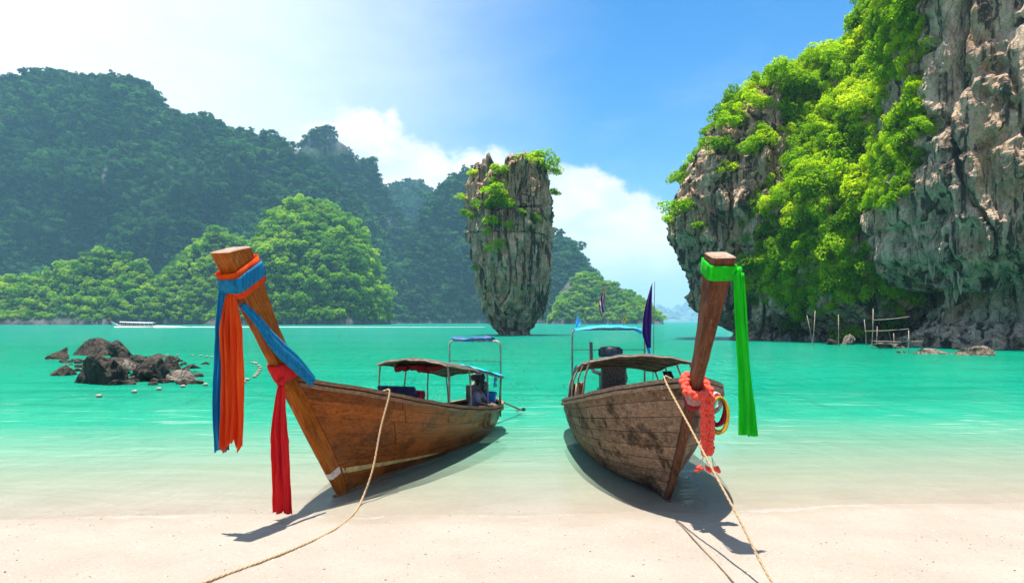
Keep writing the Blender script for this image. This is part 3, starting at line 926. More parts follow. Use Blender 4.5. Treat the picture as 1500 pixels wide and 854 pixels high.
# ------------------------------------------------------------------ hills across the bay
def ridge(name, sky, depth, width, seed, mat, ns=150, nt=60, rough=1.0, foot_var=40.0, zscale=1.0, drop=6.0):
    """A mountain wall: its crest heights are surveyed along bearings; a steep face falls to the water in front, a slope behind."""
    sky = sorted(sky)
    xs = np.array([s[0] for s in sky], float); ys = np.array([s[1] for s in sky], float) + drop
    px = np.linspace(xs[0], xs[-1], ns)
    py = np.interp(px, xs, ys)
    yr = depth + width                                     # crest line depth
    X = (px - 750) / 1000 * yr
    H = np.maximum(EYE - (py - 470.5) / 1000 * yr, 2.0) * zscale
    tf = np.linspace(0, 1, nt)
    tb = np.linspace(0, 1, nt // 2)[1:]
    rows = []
    endw = np.minimum(1, np.minimum((px - px[0]), (px[-1] - px)) / (0.10 * (px[-1] - px[0]) + 1e-6))
    w_end = width * (0.25 + 0.75 * np.sqrt(np.clip(endw, 0, 1)))
    for t in tf:
        zz = H * (1 - (1 - t) ** 1.55)
        rows.append(np.stack([X, yr - w_end * (1 - t) ** 1.15, zz], -1))
    for t in tb:
        zz = H * (1 - t ** 1.5)
        rows.append(np.stack([X, yr + w_end * 1.2 * t, zz], -1))
    P = np.stack(rows, 0)
    flat = P.reshape(-1, 3)
    k = 70.0 / width
    but = ridged(flat * np.array([0.0085, 0.004, 0.0022]) * k ** 0.5, 4, seed) - 0.5
    blk = fbm(flat * np.array([0.02, 0.02, 0.014]), 4, seed + 7)
    hrel = np.clip(flat[:, 2] / (np.repeat(H[None], P.shape[0], 0).reshape(-1) + 1e-6), 0, 1)
    amp = np.sin(np.pi * np.clip(hrel, 0.02, 0.98)) * 0.75 + 0.25
    flat = flat.copy()
    flat[:, 1] -= foot_var * but * amp * rough * (0.4 + 0.6 * (1 - hrel)) + 34 * blk * rough * amp * min(1.0, width / 90)
    flat[:, 2] += np.clip(hrel * 3, 0, 1) * (rough * 13.0 * fbm(flat * 0.022, 4, seed + 20) * np.clip(H.max() / 200, 0.25, 1)) + np.clip(hrel * 2 - 0.6, 0, 1) * rough * np.clip(H.max() / 250, 0.0, 1) * 22 * (ridged(flat * np.array([0.011, 0.004, 0.0]), 3, seed + 40) - 0.55)
    low = hrel < 1e-6
    flat[low, 2] = -6.0
    P = flat.reshape(P.shape)
    n = P.shape[1]
    i = np.arange(P.shape[0] * n).reshape(P.shape[0], n)
    F = np.stack([i[:-1, :-1], i[:-1, 1:], i[1:, 1:], i[1:, :-1]], -1).reshape(-1, 4)
    me = mesh_from(name, P.reshape(-1, 3), F, mat, True)
    o = mobj(name, me)
    du = np.gradient(P, axis=1); dv = np.gradient(P, axis=0)
    nn = np.cross(du, dv); nn /= np.linalg.norm(nn, axis=-1, keepdims=True) + 1e-9
    r = Rock(); r.obj, r.P, r.N, r.nz = o, P, nn, nt
    return r

HILLS = {}
HILLS['massif'] = ridge('mountain', [(-420, 330), (-330, 200), (-200, 140), (-60, 110), (60, 100), (115, 100), (150, 106), (190, 118), (222, 130), (246, 151), (275, 154), (302, 160), (330, 178), (352, 186), (385, 205), (422, 214), (450, 222), (500, 262), (540, 305), (566, 360), (585, 420), (600, 470)], 800, 140, 301, M['hill'], 280, 90, 1.0, 120)
HILLS['tower'] = ridge('mountain', [(395, 300), (425, 245), (438, 222), (443, 198), (452, 186), (470, 180), (486, 183), (496, 200), (508, 210), (520, 236), (530, 226), (547, 226), (554, 250), (562, 268), (585, 300), (610, 345), (640, 420), (655, 470)], 1010, 90, 411, M['hill'], 200, 70, 0.5, 30, 1.0, 4.0)
HILLS['dome'] = ridge('mountain', [(540, 330), (560, 285), (575, 266), (595, 260), (615, 260), (630, 268), (640, 290), (655, 350), (670, 470)], 1350, 110, 511, M['hill'], 80, 60, 0.8, 30)
HILLS['behind'] = ridge('mountain', [(575, 470), (590, 420), (603, 350), (622, 300), (640, 276), (662, 258), (690, 246), (730, 243), (765, 262), (790, 296), (812, 326), (832, 338), (850, 364), (868, 392), (890, 420), (910, 470)], 900, 110, 611, M['hill'], 170, 70, 0.9, 70)
HILLS['headland'] = ridge('hill', [(800, 470), (815, 432), (832, 404), (850, 392), (868, 395), (885, 404), (905, 410), (925, 424), (940, 435), (952, 446), (962, 458), (968, 470)], 720, 50, 711, M['hill'], 100, 50, 0.8, 18)
HILLS['knoll'] = ridge('hill', [(325, 470), (345, 420), (372, 360), (396, 318), (415, 302), (435, 292), (458, 294), (484, 305), (508, 318), (528, 340), (543, 372), (553, 408), (560, 440), (566, 470)], 560, 75, 811, M['hill'], 120, 60, 0.8, 26)
HILLS['skirt'] = ridge('hill', [(215, 470), (228, 428), (245, 402), (268, 372), (290, 348), (318, 334), (345, 340), (372, 362), (400, 395), (430, 430), (450, 470)], 600, 55, 911, M['hill'], 110, 50, 0.8, 20)
HILLS['mound'] = ridge('hill', [(-260, 470), (-230, 430), (-140, 390), (-40, 400), (40, 412), (95, 395), (120, 372), (150, 362), (178, 368), (205, 388), (224, 412), (240, 440), (250, 470)], 570, 45, 1011, M['hill'], 150, 50, 0.8, 18)
hl = {'massif': 'long hazy jungle mountain filling the left side of the bay',
      'tower': 'hazy mountain crowned by two blunt rock towers', 'dome': 'small rounded hazy hill top in the gap left of the pillar',
      'behind': 'hazy jungle mountain standing behind the limestone pillar', 'headland': 'sunlit wooded headland tapering into the sea right of the pillar',
      'knoll': 'bright green wooded knoll behind the bow with the orange scarf', 'skirt': 'low wooded rise beside the bright knoll', 'mound': 'sunlit wooded mound above the white tour boat'}
for k, h in HILLS.items():
    tag(h.obj, hl[k], 'mountain' if h.obj.name.startswith('mountain') else 'hill', kind='structure')

FAR = [([(935, 473), (945, 463), (955, 453), (963, 446), (972, 446), (980, 453), (988, 463), (1000, 473)], 6200, 'pale blue island furthest left on the horizon'),
       ([(962, 473), (978, 458), (987, 452), (996, 446), (1004, 443), (1011, 446), (1020, 456), (1034, 466), (1060, 473)], 7000, 'pale blue peaked island on the horizon behind the boat bow'),
       ([(967, 473), (972, 462), (980, 457), (989, 461), (995, 473)], 5600, 'small pale blue islet in front of the two horizon islands')]
for sky, d, lab in FAR:
    fr = ridge('far_island', sky, d, 300, int(d), M['far_hill'], 60, 24, 3.0, 60, 1.0, 0.0)
    tag(fr.obj, lab, 'island', kind='structure')
# ------------------------------------------------------------------ foliage
def leaf_cloud(rng, n, subs, leaf, flat=0.8, spread=1.0, up=0.5):
    """A crown of radius about 1: leaf faces on the shells of several lobes. Returns verts, faces, per-face tone."""
    V, F, A = [], [], []
    lobes = []
    for k in range(subs):
        a = rng.uniform(0, 2 * math.pi); e = rng.uniform(-0.25, 1.0)
        rr = rng.uniform(0.25, 0.78) * spread
        lobes.append((Vector((rr * math.cos(a), rr * math.sin(a), e * 0.55 * flat)), rng.uniform(0.26, 0.46), rng.uniform(0, 1)))
    for i in range(n):
        c, r_, tone = lobes[rng.integers(0, subs)]
        d = Vector(rng.normal(size=3))
        d.normalize()
        if d.z < -0.25 and rng.random() < 0.65:
            d.z = -d.z
        p = c + Vector((d.x, d.y, d.z * flat)) * r_ * (rng.uniform(0.55, 1.0) ** 0.5)
        nrm = (d * 0.6 + Vector((0, 0, up)) + Vector(rng.normal(size=3)) * 0.55).normalized()
        u = nrm.orthogonal().normalized()
        ang = rng.uniform(0, 6.28)
        w = nrm.cross(u)
        u, w = u * math.cos(ang) + w * math.sin(ang), w * math.cos(ang) - u * math.sin(ang)
        L = leaf * rng.uniform(0.6, 1.35); W = L * rng.uniform(0.42, 0.7)
        b = len(V)
        V += [p - u * L * 0.5, p + w * W * 0.5 - nrm * L * 0.06, p + u * L * 0.5 - nrm * L * 0.12, p - w * W * 0.5 - nrm * L * 0.06]
        F.append((b, b + 1, b + 2, b + 3))
        A.append(min(1, max(0, tone * 0.7 + rng.uniform(0, 0.3))))
    return V, F, A

def crown_mesh(name, seed, n, subs, leaf, mat, **kw):
    V, F, A = leaf_cloud(np.random.default_rng(seed), n, subs, leaf, **kw)
    me = mesh_from(name, [tuple(q) for q in V], F, mat)
    at_ = me.attributes.new('leaf', 'FLOAT', 'FACE')
    at_.data.foreach_set('value', A)
    return me

CROWN_NEAR = [crown_mesh('leafy_crown', 100 + i, 1500, 14, 0.135, M['leaf_near'], flat=0.85) for i in range(4)]
CROWN_MID = [crown_mesh('tree_crown', 200 + i, 460, 9, 0.22, M['leaf_mid'], flat=0.85) for i in range(4)]
CROWN_FAR = [crown_mesh('distant_crown', 300 + i, 170, 6, 0.36, M['leaf_far'], flat=0.85) for i in range(4)]

def make_scatter(tree_name, crowns):
    ng = bpy.data.node_groups.new(tree_name, 'GeometryNodeTree')
    ng.interface.new_socket('Geometry', in_out='INPUT', socket_type='NodeSocketGeometry')
    ng.interface.new_socket('Geometry', in_out='OUTPUT', socket_type='NodeSocketGeometry')
    T = NT(ng)
    gi = T.new('NodeGroupInput'); go = T.new('NodeGroupOutput')
    join = T.new('GeometryNodeJoinGeometry')
    for k, me in enumerate(crowns):
        src = bpy.data.objects.new(me.name + '_source', me)       # never linked to the scene: only its mesh is read
        oi = T.new('GeometryNodeObjectInfo', {'Object': src})
        sel = T.new('GeometryNodeInputNamedAttribute', {'Name': 'pick'}, data_type='INT')
        cmp_ = T.new('FunctionNodeCompare', data_type='INT', operation='EQUAL')
        T.l.new(sel.outputs[0], cmp_.inputs[2]); cmp_.inputs[3].default_value = k
        rot = T.new('GeometryNodeInputNamedAttribute', {'Name': 'turn'}, data_type='FLOAT_VECTOR')
        scl = T.new('GeometryNodeInputNamedAttribute', {'Name': 'size'}, data_type='FLOAT_VECTOR')
        ip = T.new('GeometryNodeInstanceOnPoints')
        T.l.new(gi.outputs[0], ip.inputs['Points'])
        T.l.new(cmp_.outputs[0], ip.inputs['Selection'])
        T.l.new(oi.outputs['Geometry'], ip.inputs['Instance'])
        T.l.new(rot.outputs[0], ip.inputs['Rotation'])
        T.l.new(scl.outputs[0], ip.inputs['Scale'])
        T.l.new(ip.outputs[0], join.inputs[0])
    T.l.new(join.outputs[0], go.inputs[0])
    return ng
SC_NEAR, SC_MID, SC_FAR = make_scatter('near_plants', CROWN_NEAR), make_scatter('hill_trees', CROWN_MID), make_scatter('mountain_trees', CROWN_FAR)

def plant(name, P, N, smin, smax, ng, label, cat, seed, lean=0.35, push=0.25, stretch=1.0):
    rng = np.random.default_rng(seed)
    n = len(P)
    s = smin + (smax - smin) * rng.random(n) ** 1.4
    s = np.where(rng.random(n) < 0.07, s * rng.uniform(1.2, 1.6, n), s)
    if n == 0: return None
    up = np.array([0, 0, 1.0])
    Q = P + (N * lean + up * 0.3) * (s * push)[:, None]
    me = bpy.data.meshes.new(name)
    me.from_pydata(Q.tolist(), [], [])
    turn = np.stack([N[:, 1] * -lean + rng.normal(0, 0.15, n), N[:, 0] * lean + rng.normal(0, 0.15, n), rng.uniform(0, 6.28, n)], -1)
    size = np.stack([s * rng.uniform(0.85, 1.2, n), s * rng.uniform(0.85, 1.2, n), s * rng.uniform(0.75, 1.15, n) * stretch], -1)
    a = me.attributes.new('turn', 'FLOAT_VECTOR', 'POINT'); a.data.foreach_set('vector', turn.reshape(-1))
    a = me.attributes.new('size', 'FLOAT_VECTOR', 'POINT'); a.data.foreach_set('vector', size.reshape(-1))
    a = me.attributes.new('pick', 'INT', 'POINT'); a.data.foreach_set('value', rng.integers(0, 4, n).astype(np.int32))
    o = mobj(name, me)
    md = o.modifiers.new('plants', 'NODES'); md.node_group = ng
    tag(o, label, cat, kind='stuff')
    return o

def thin(P, N, spacing, seed, limit=20000):
    """Poisson-like thinning of candidate points."""
    rng = np.random.default_rng(seed)
    order = rng.permutation(len(P))
    seen, keep = {}, []
    inv = 1.0 / spacing
    s2 = spacing * spacing * 0.72
    for i in order:
        p = P[i]
        key = (int(math.floor(p[0] * inv)), int(math.floor(p[1] * inv)), int(math.floor(p[2] * inv)))
        bad = False
        for dx in (-1, 0, 1):
            for dy in (-1, 0, 1):
                for dz in (-1, 0, 1):
                    q = seen.get((key[0] + dx, key[1] + dy, key[2] + dz))
                    if q is not None:
                        dd = P[q] - p
                        if dd @ dd < s2:
                            bad = True; break
                if bad: break
            if bad: break
        if not bad:
            seen[key] = i
            keep.append(i)
            if len(keep) >= limit: break
    keep = np.array(keep, int)
    return P[keep], N[keep]

def sample(rk, n, seed):
    """Random points over a lofted surface, area weighted."""
    P, N = rk.P, rk.N
    a = np.linalg.norm(np.cross(P[1:, :-1] - P[:-1, :-1], P[:-1, 1:] - P[:-1, :-1]), axis=-1)
    rng = np.random.default_rng(seed)
    w = (a / a.sum()).reshape(-1)
    idx = rng.choice(len(w), size=n, p=w)
    r_, c_ = np.unravel_index(idx, a.shape)
    u, v = rng.random((n, 1)), rng.random((n, 1))
    p = (P[r_, c_] * (1 - u) * (1 - v) + P[r_, c_ + 1] * u * (1 - v) + P[r_ + 1, c_] * (1 - u) * v + P[r_ + 1, c_ + 1] * u * v)
    return p, N[r_, c_]

def orient(N, towards):
    return N

# jungle over the far mountains and the nearer hills
def clothe(key, n, spacing, smin, smax, ng, seed, label, bare_at=0.47, zmin=6.0, bald=0):
    W = HILLS[key].P.reshape(-1, 3)
    rv = fbm(W * np.array([0.019, 0.013, 0.0065]), 5, seed + 1)
    ab = HILLS[key].obj.data.attributes.new('bare', 'FLOAT', 'POINT')
    ab.data.foreach_set('value', np.maximum(np.clip((rv - bare_at + 0.03) / 0.06, 0, 1), (np.clip((W[:, 2] - bald) / 25, 0, 1) if bald else 0)))
    P, N = sample(HILLS[key], n, seed)
    if N[:, 2].mean() < 0: N = -N
    rockiness = fbm(P * np.array([0.019, 0.013, 0.0065]), 5, seed + 1)
    ok = (P[:, 2] > zmin * (1 + 0.5 * fbm(P * 0.05, 2, seed + 3))) & ~((rockiness > bare_at) & (N[:, 2] < 0.9))
    if bald: ok &= ~((P[:, 2] > bald) & (fbm(P * 0.03, 3, seed + 31) > -0.05))
    P, N = P[ok], N[ok]
    P, N = thin(P, N, spacing, seed + 2)
    return plant('jungle', P, N, smin, smax, ng, label, 'forest', seed + 4, 0.30, 0.20, 1.1)

clothe('massif', 40000, 6.2, 4.6, 8.4, SC_FAR, 21, 'hazy forest over the long mountain across the bay')
clothe('tower', 16000, 6.2, 4.4, 7.6, SC_FAR, 22, 'hazy forest over the mountain with twin rock towers', 0.5, 6.0, 262)
clothe('dome', 6000, 8.5, 5.5, 9.0, SC_FAR, 23, 'hazy forest on the small rounded hill top')
clothe('behind', 16000, 6.2, 4.5, 8.0, SC_FAR, 24, 'forest over the mountain behind the limestone pillar', 0.40)
clothe('headland', 7000, 5.0, 3.0, 6.0, SC_MID, 25, 'sunlit forest over the tapering headland', 0.38, 4.0)
clothe('knoll', 9000, 4.8, 3.2, 6.8, SC_MID, 26, 'bright green forest covering the knoll', 0.42, 4.0)
clothe('skirt', 6000, 4.8, 3.0, 6.4, SC_MID, 27, 'green forest on the low rise beside the knoll', 0.45, 4.0)
clothe('mound', 7000, 4.8, 3.0, 6.2, SC_MID, 28, 'bright forest covering the mound above the tour boat', 0.40, 5.0)

def emergents(key, n, spacing, smin, smax, ng, seed, label):
    """Taller, broader crowns rising here and there out of the canopy."""
    P, N = sample(HILLS[key], n, seed)
    if N[:, 2].mean() < 0: N = -N
    ok = (P[:, 2] > 14) & (fbm(P * 0.012, 3, seed + 9) > -0.1)
    P, N = thin(P[ok], N[ok], spacing, seed + 2)
    P = P + np.array([0, 0, 3.5])
    return plant('emergent_trees', P, N, smin, smax, ng, label, 'forest', seed + 4, 0.15, 0.3, 1.0)
emergents('massif', 5000, 26.0, 8.5, 13.0, SC_FAR, 71, 'broad emergent crowns rising from the long mountain forest')
emergents('tower', 2500, 26.0, 8.0, 12.0, SC_FAR, 72, 'broad emergent crowns on the mountain with twin rock towers')
emergents('behind', 2500, 26.0, 8.0, 12.0, SC_FAR, 73, 'broad emergent crowns on the mountain behind the pillar')
emergents('knoll', 2500, 13.0, 6.0, 10.0, SC_MID, 74, 'broad emergent crowns rising from the bright knoll')
emergents('skirt', 1500, 13.0, 6.0, 9.5, SC_MID, 75, 'broad emergent crowns on the low rise beside the knoll')
emergents('mound', 2000, 13.0, 5.5, 9.0, SC_MID, 76, 'broad emergent crowns on the mound above the tour boat')

# shrubs and trees clinging to the near cliffs
def cliff_plants(rk, n, seed, mask, spacing, smin, smax, label, lean=0.9, push=0.35):
    P, N = sample(rk, n, seed)
    ctr = P.mean(0)
    out = P - np.array([ctr[0], ctr[1], 0]); out[:, 2] = 0
    if (N * out).sum(1).mean() < 0: N = -N
    ok = mask(P, N)
    P, N = thin(P[ok], N[ok], spacing, seed + 1)
    return plant('cliff_shrubs', P, N, smin, smax, SC_NEAR, label, 'shrubs', seed + 2, lean, push)

def m_slope(P, N):
    n = fbm(P * np.array([0.11, 0.11, 0.08]), 4, 901)
    front = P[:, 1] < 114
    return front & (P[:, 2] > 2.6 + 2.5 * fbm(P * 0.2, 2, 903)) & (n > -0.30 + 0.30 * np.clip((8 - P[:, 2]) / 8, 0, 1)) & (N[:, 2] > -0.45)
cliff_plants(slope, 14000, 31, m_slope, 1.3, 1.0, 2.6, 'dense bright green shrubs and creepers over the steep slope')

def m_dome(P, N):
    n = fbm(P * np.array([0.13, 0.13, 0.10]), 4, 911)
    right = np.clip((P[:, 0] - 42) / 9, -1, 1)                 # towards the wooded slope
    high = np.clip((P[:, 2] - 26) / 9, -1, 1)
    return (P[:, 2] > 6.5) & (n + 0.30 * right + 0.24 * high > 0.24) & (N[:, 2] > -0.30)
cliff_plants(dome, 12000, 33, m_dome, 1.2, 1.1, 2.3, 'bright green shrubs clinging to the rounded cliff')

def m_bare(P, N):
    n = fbm(P * np.array([0.2, 0.2, 0.14]), 3, 921)
    back = (P[:, 0] < 50.5) & (P[:, 1] > 76.5)
    return (P[:, 2] > 12) & (((n > 0.40) & (P[:, 2] > 36)) | (back & (n > -0.25) & (P[:, 2] > 17)) | (P[:, 2] > 58)) & (N[:, 2] > -0.4)
cliff_plants(bare, 9000, 35, m_bare, 1.2, 1.0, 2.0, 'scattered shrubs along the edges of the bare cliff')

# single trees and bushes that stand out
TRUNKS = []
def tree(name, base, height, crown, seed, label, cat, group, crowns=CROWN_NEAR, lean=(0, 0), limbs=4, sq=0.8):
    rng = random.Random(seed)
    root = empty(name, base)
    tag(root, label, cat, group)
    mb = MB()
    top = Vector((lean[0], lean[1], height))
    pts = [top * f + Vector((rng.uniform(-.06, .06), rng.uniform(-.06, .06), 0)) * height * (f > 0) for f in (0, 0.25, 0.5, 0.75, 1.0)]
    pts[0].z = -0.3 * min(1.0, height)
    r0 = max(0.05, height * 0.045)
    mb.tube(pts, [r0 * (1 - 0.75 * f) for f in (0, 0.25, 0.5, 0.75, 1)], 6)
    ends = []
    for k in range(limbs):
        a = 2 * math.pi * k / limbs + rng.uniform(-.4, .4)
        s = pts[2] + (pts[4] - pts[2]) * rng.uniform(0, 0.6)
        e = top + Vector((math.cos(a), math.sin(a), rng.uniform(-0.1, 0.45))) * crown * rng.uniform(0.5, 0.8)
        mid = (s + e) / 2 + Vector((0, 0, -0.08 * crown))
        mb.tube([s, mid, e], [r0 * 0.5, r0 * 0.35, r0 * 0.15], 5)
        ends.append(e)
    mb.build('trunk', M['bark'], root)
    c = bpy.data.objects.new('crown', crowns[seed % len(crowns)])
    c.location = top
    c.scale = (crown * rng.uniform(0.95, 1.15), crown * rng.uniform(0.95, 1.15), crown * sq * rng.uniform(0.9, 1.1))
    c.rotation_euler = (rng.uniform(-.15, .15), rng.uniform(-.15, .15), rng.uniform(0, 6.28))
    link(c, root)
    return root

from mathutils.bvhtree import BVHTree
def bvh_of(rk):
    me = rk.obj.data
    return BVHTree.FromPolygons([v.co for v in me.vertices], [tuple(p.vertices) for p in me.polygons])
def foothold(bvh, px, py, fallback):
    """Where the line of sight meets the rock: the spot the plant grows from."""
    d = (at(px, py, 100.0) - Vector((0, 0, EYE))).normalized()
    hit = bvh.ray_cast(Vector((0, 0, EYE)), d)
    k = 0
    while hit[0] is None and k < 40:                    # just past the outline: step back onto the rock
        k += 1
        for ox, oy in ((-1.5 * k, 0), (1.5 * k, 0), (0, 1.5 * k), (-1.2 * k, 1.2 * k), (1.2 * k, 1.2 * k)):
            d = (at(px + ox, py + oy, 100.0) - Vector((0, 0, EYE))).normalized()
            hit = bvh.ray_cast(Vector((0, 0, EYE)), d)
            if hit[0] is not None: break
    if hit[0] is None:
        return at(px, py, fallback), Vector((0, -1, 0))
    n = hit[1] if hit[1].y < 0 else -hit[1]
    return hit[0], n

bp, bd, bs_, bb = bvh_of(pil), bvh_of(dome), bvh_of(slope), bvh_of(bare)
PILLAR_PLANTS = [
    (771, 247, 1.5, 2.0, 'feathery green tree on the middle of the pillar top', (0, 0)),
    (794, 252, 2.1, 2.6, 'largest spreading tree on the right of the pillar top', (0.2, 0)),
    (806, 262, 1.6, 2.0, 'tree leaning out over the right edge of the pillar top', (0.7, 0)),
    (809, 288, 0.8, 1.2, 'small tuft below the leaning tree on the pillar right edge', (0.8, 0)),
    (732, 262, 1.4, 1.7, 'round bright bush near the left of the pillar top', (0, -0.4)),
    (727, 276, 0.9, 1.3, 'bush just under the round bright bush on the pillar', (0, -0.4)),
    (697, 262, 1.2, 1.2, 'small bush on the upper left rim of the pillar', (-0.8, 0)),
    (722, 293, 1.2, 2.2, 'wide bush on the upper left face of the pillar', (-0.2, -0.8)),
    (736, 306, 1.0, 1.9, 'bright yellow green bush in the middle of the pillar face', (0, -0.8)),
    (712, 308, 0.9, 1.9, 'bush left of the yellow green bush on the pillar face', (0, -0.8)),
    (692, 322, 0.8, 1.5, 'bush on the left flank of the pillar', (-0.8, -0.3)),
    (681, 297, 0.8, 1.1, 'tuft sticking out from the left edge of the pillar', (-1.2, 0)),
    (718, 330, 0.6, 1.3, 'low bush below the big bushes on the pillar face', (0, -0.6)),
    (742, 336, 0.6, 1.2, 'small dark bush beside the crack on the pillar face', (0, -0.6)),
    (784, 326, 0.6, 1.2, 'thin dark bush on the right side of the pillar face', (0, -0.6)),
    (716, 344, 0.5, 1.0, 'small bush halfway down the pillar face', (0, -0.6)),
    (722, 370, 0.6, 1.6, 'lowest bright bush on the pillar face', (-0.2, -0.7)),
    (731, 358, 0.5, 1.0, 'tuft just above the lowest bright bush on the pillar', (0, -0.6)),
    (697, 396, 0.4, 0.7, 'tiny yellow tuft low on the left edge of the pillar', (-0.5, -0.2)),
    (767, 315, 0.5, 0.8, 'tiny tuft right of the pillar crack', (0, -0.5)),
]
for i, (px, py, h, cr, lab, ln) in enumerate(PILLAR_PLANTS):
    b, n = foothold(bp, px, py, PD)
    tree('cliff_bush' if h < 2 else 'cliff_tree', b - n * 0.15, h, cr * 1.55, 400 + i, lab, 'bush' if h < 2 else 'tree', 'plants on the limestone pillar', CROWN_NEAR, (ln[0] * h * 0.7, ln[1] * h * 0.7), 4 if h > 1.5 else 3)

CLIFF_PLANTS = [
    (bd, 1003, 322, 1.6, 3.0, 'bright tree jutting from the left edge of the rounded cliff', (-0.9, -0.2)),
    (bd, 988, 332, 1.0, 1.7, 'small tuft left of the jutting tree on the rounded cliff', (-1.2, 0)),
    (bd, 1024, 345, 1.0, 2.0, 'bush hanging right below the jutting tree on the cliff', (0.2, -0.8)),
    (bd, 1075, 195, 1.5, 3.0, 'bright bush on the shoulder of the rounded cliff', (-0.4, -0.6)),
    (bd, 1055, 228, 1.5, 2.8, 'bush below the shoulder bush of the rounded cliff', (-0.4, -0.6)),
    (bd, 1098, 235, 1.4, 2.9, 'wide bright bush on the middle of the rounded cliff', (0, -0.7)),
    (bd, 1062, 265, 1.2, 2.5, 'drooping bush hanging down the rounded cliff face', (-0.2, -0.7)),
    (bd, 1108, 172, 1.8, 3.0, 'green tree just under the top of the rounded cliff', (-0.2, -0.5)),
    (bd, 1140, 140, 3.0, 3.6, 'largest dark green tree on top of the rounded cliff', (0, -0.4)),
    (bd, 1165, 160, 2.5, 3.4, 'leafy tree right of the top of the rounded cliff', (0, -0.6)),
    (bs_, 1200, 150, 2.6, 3.4, 'round tree where the rounded cliff meets the steep slope', (-0.4, -0.5)),
    (bs_, 1230, 95, 2.4, 3.3, 'tree on the upper left edge of the steep slope', (-0.6, -0.4)),
    (bs_, 1262, 60, 2.2, 3.2, 'yellow green tree high on the steep slope', (0, -0.6)),
    (bs_, 1180, 300, 2.0, 3.2, 'round bright tree low in the middle of the steep slope', (0, -0.8)),
    (bs_, 1230, 250, 2.0, 3.2, 'bright tree in the middle of the steep slope', (0, -0.8)),
    (bs_, 1130, 420, 1.6, 2.6, 'bright bush above the sea notch behind the green scarf', (0, -0.8)),
    (bs_, 1165, 405, 1.6, 2.6, 'bush above the shore rocks by the poles', (0, -0.8)),
    (bs_, 1262, 440, 1.2, 1.6, 'small bright bush just above the bamboo rails', (0, -0.8)),
    (bb, 1372, 14, 1.4, 1.8, 'bush growing out at the top right of the bare cliff', (0.2, -0.6)),
]
for i, (bv, px, py, h, cr, lab, ln) in enumerate(CLIFF_PLANTS):
    b, n = foothold(bv, px, py, 105)
    tree('cliff_tree' if h >= 2 else 'cliff_bush', b - n * 0.2, h, cr, 440 + i, lab, 'tree' if h >= 2 else 'bush', 'plants on the right shore cliffs', CROWN_NEAR, (ln[0] * h * 0.7, ln[1] * h * 0.7))

HILL_TREES = [('skirt', 316, 352, 9, 10.0, 'tall round tree standing out on the rise beside the knoll'), ('knoll', 437, 312, 8, 9.0, 'bright domed tree on the top of the knoll'),
              ('knoll', 500, 338, 8, 8.5, 'domed tree on the right shoulder of the knoll'), ('mound', 152, 380, 7, 8.0, 'bright tree at the top of the mound above the tour boat'),
              ('skirt', 350, 405, 7, 8.0, 'pale spreading tree at the foot of the knoll')]
for i, (k, px, py, h, cr, lab) in enumerate(HILL_TREES):
    b, n = foothold(bvh_of(HILLS[k]), px, py, 600)
    tree('jungle_tree', b, h, cr, 480 + i, lab, 'tree', 'single trees on the far hills', CROWN_MID, (0, -2), 5)
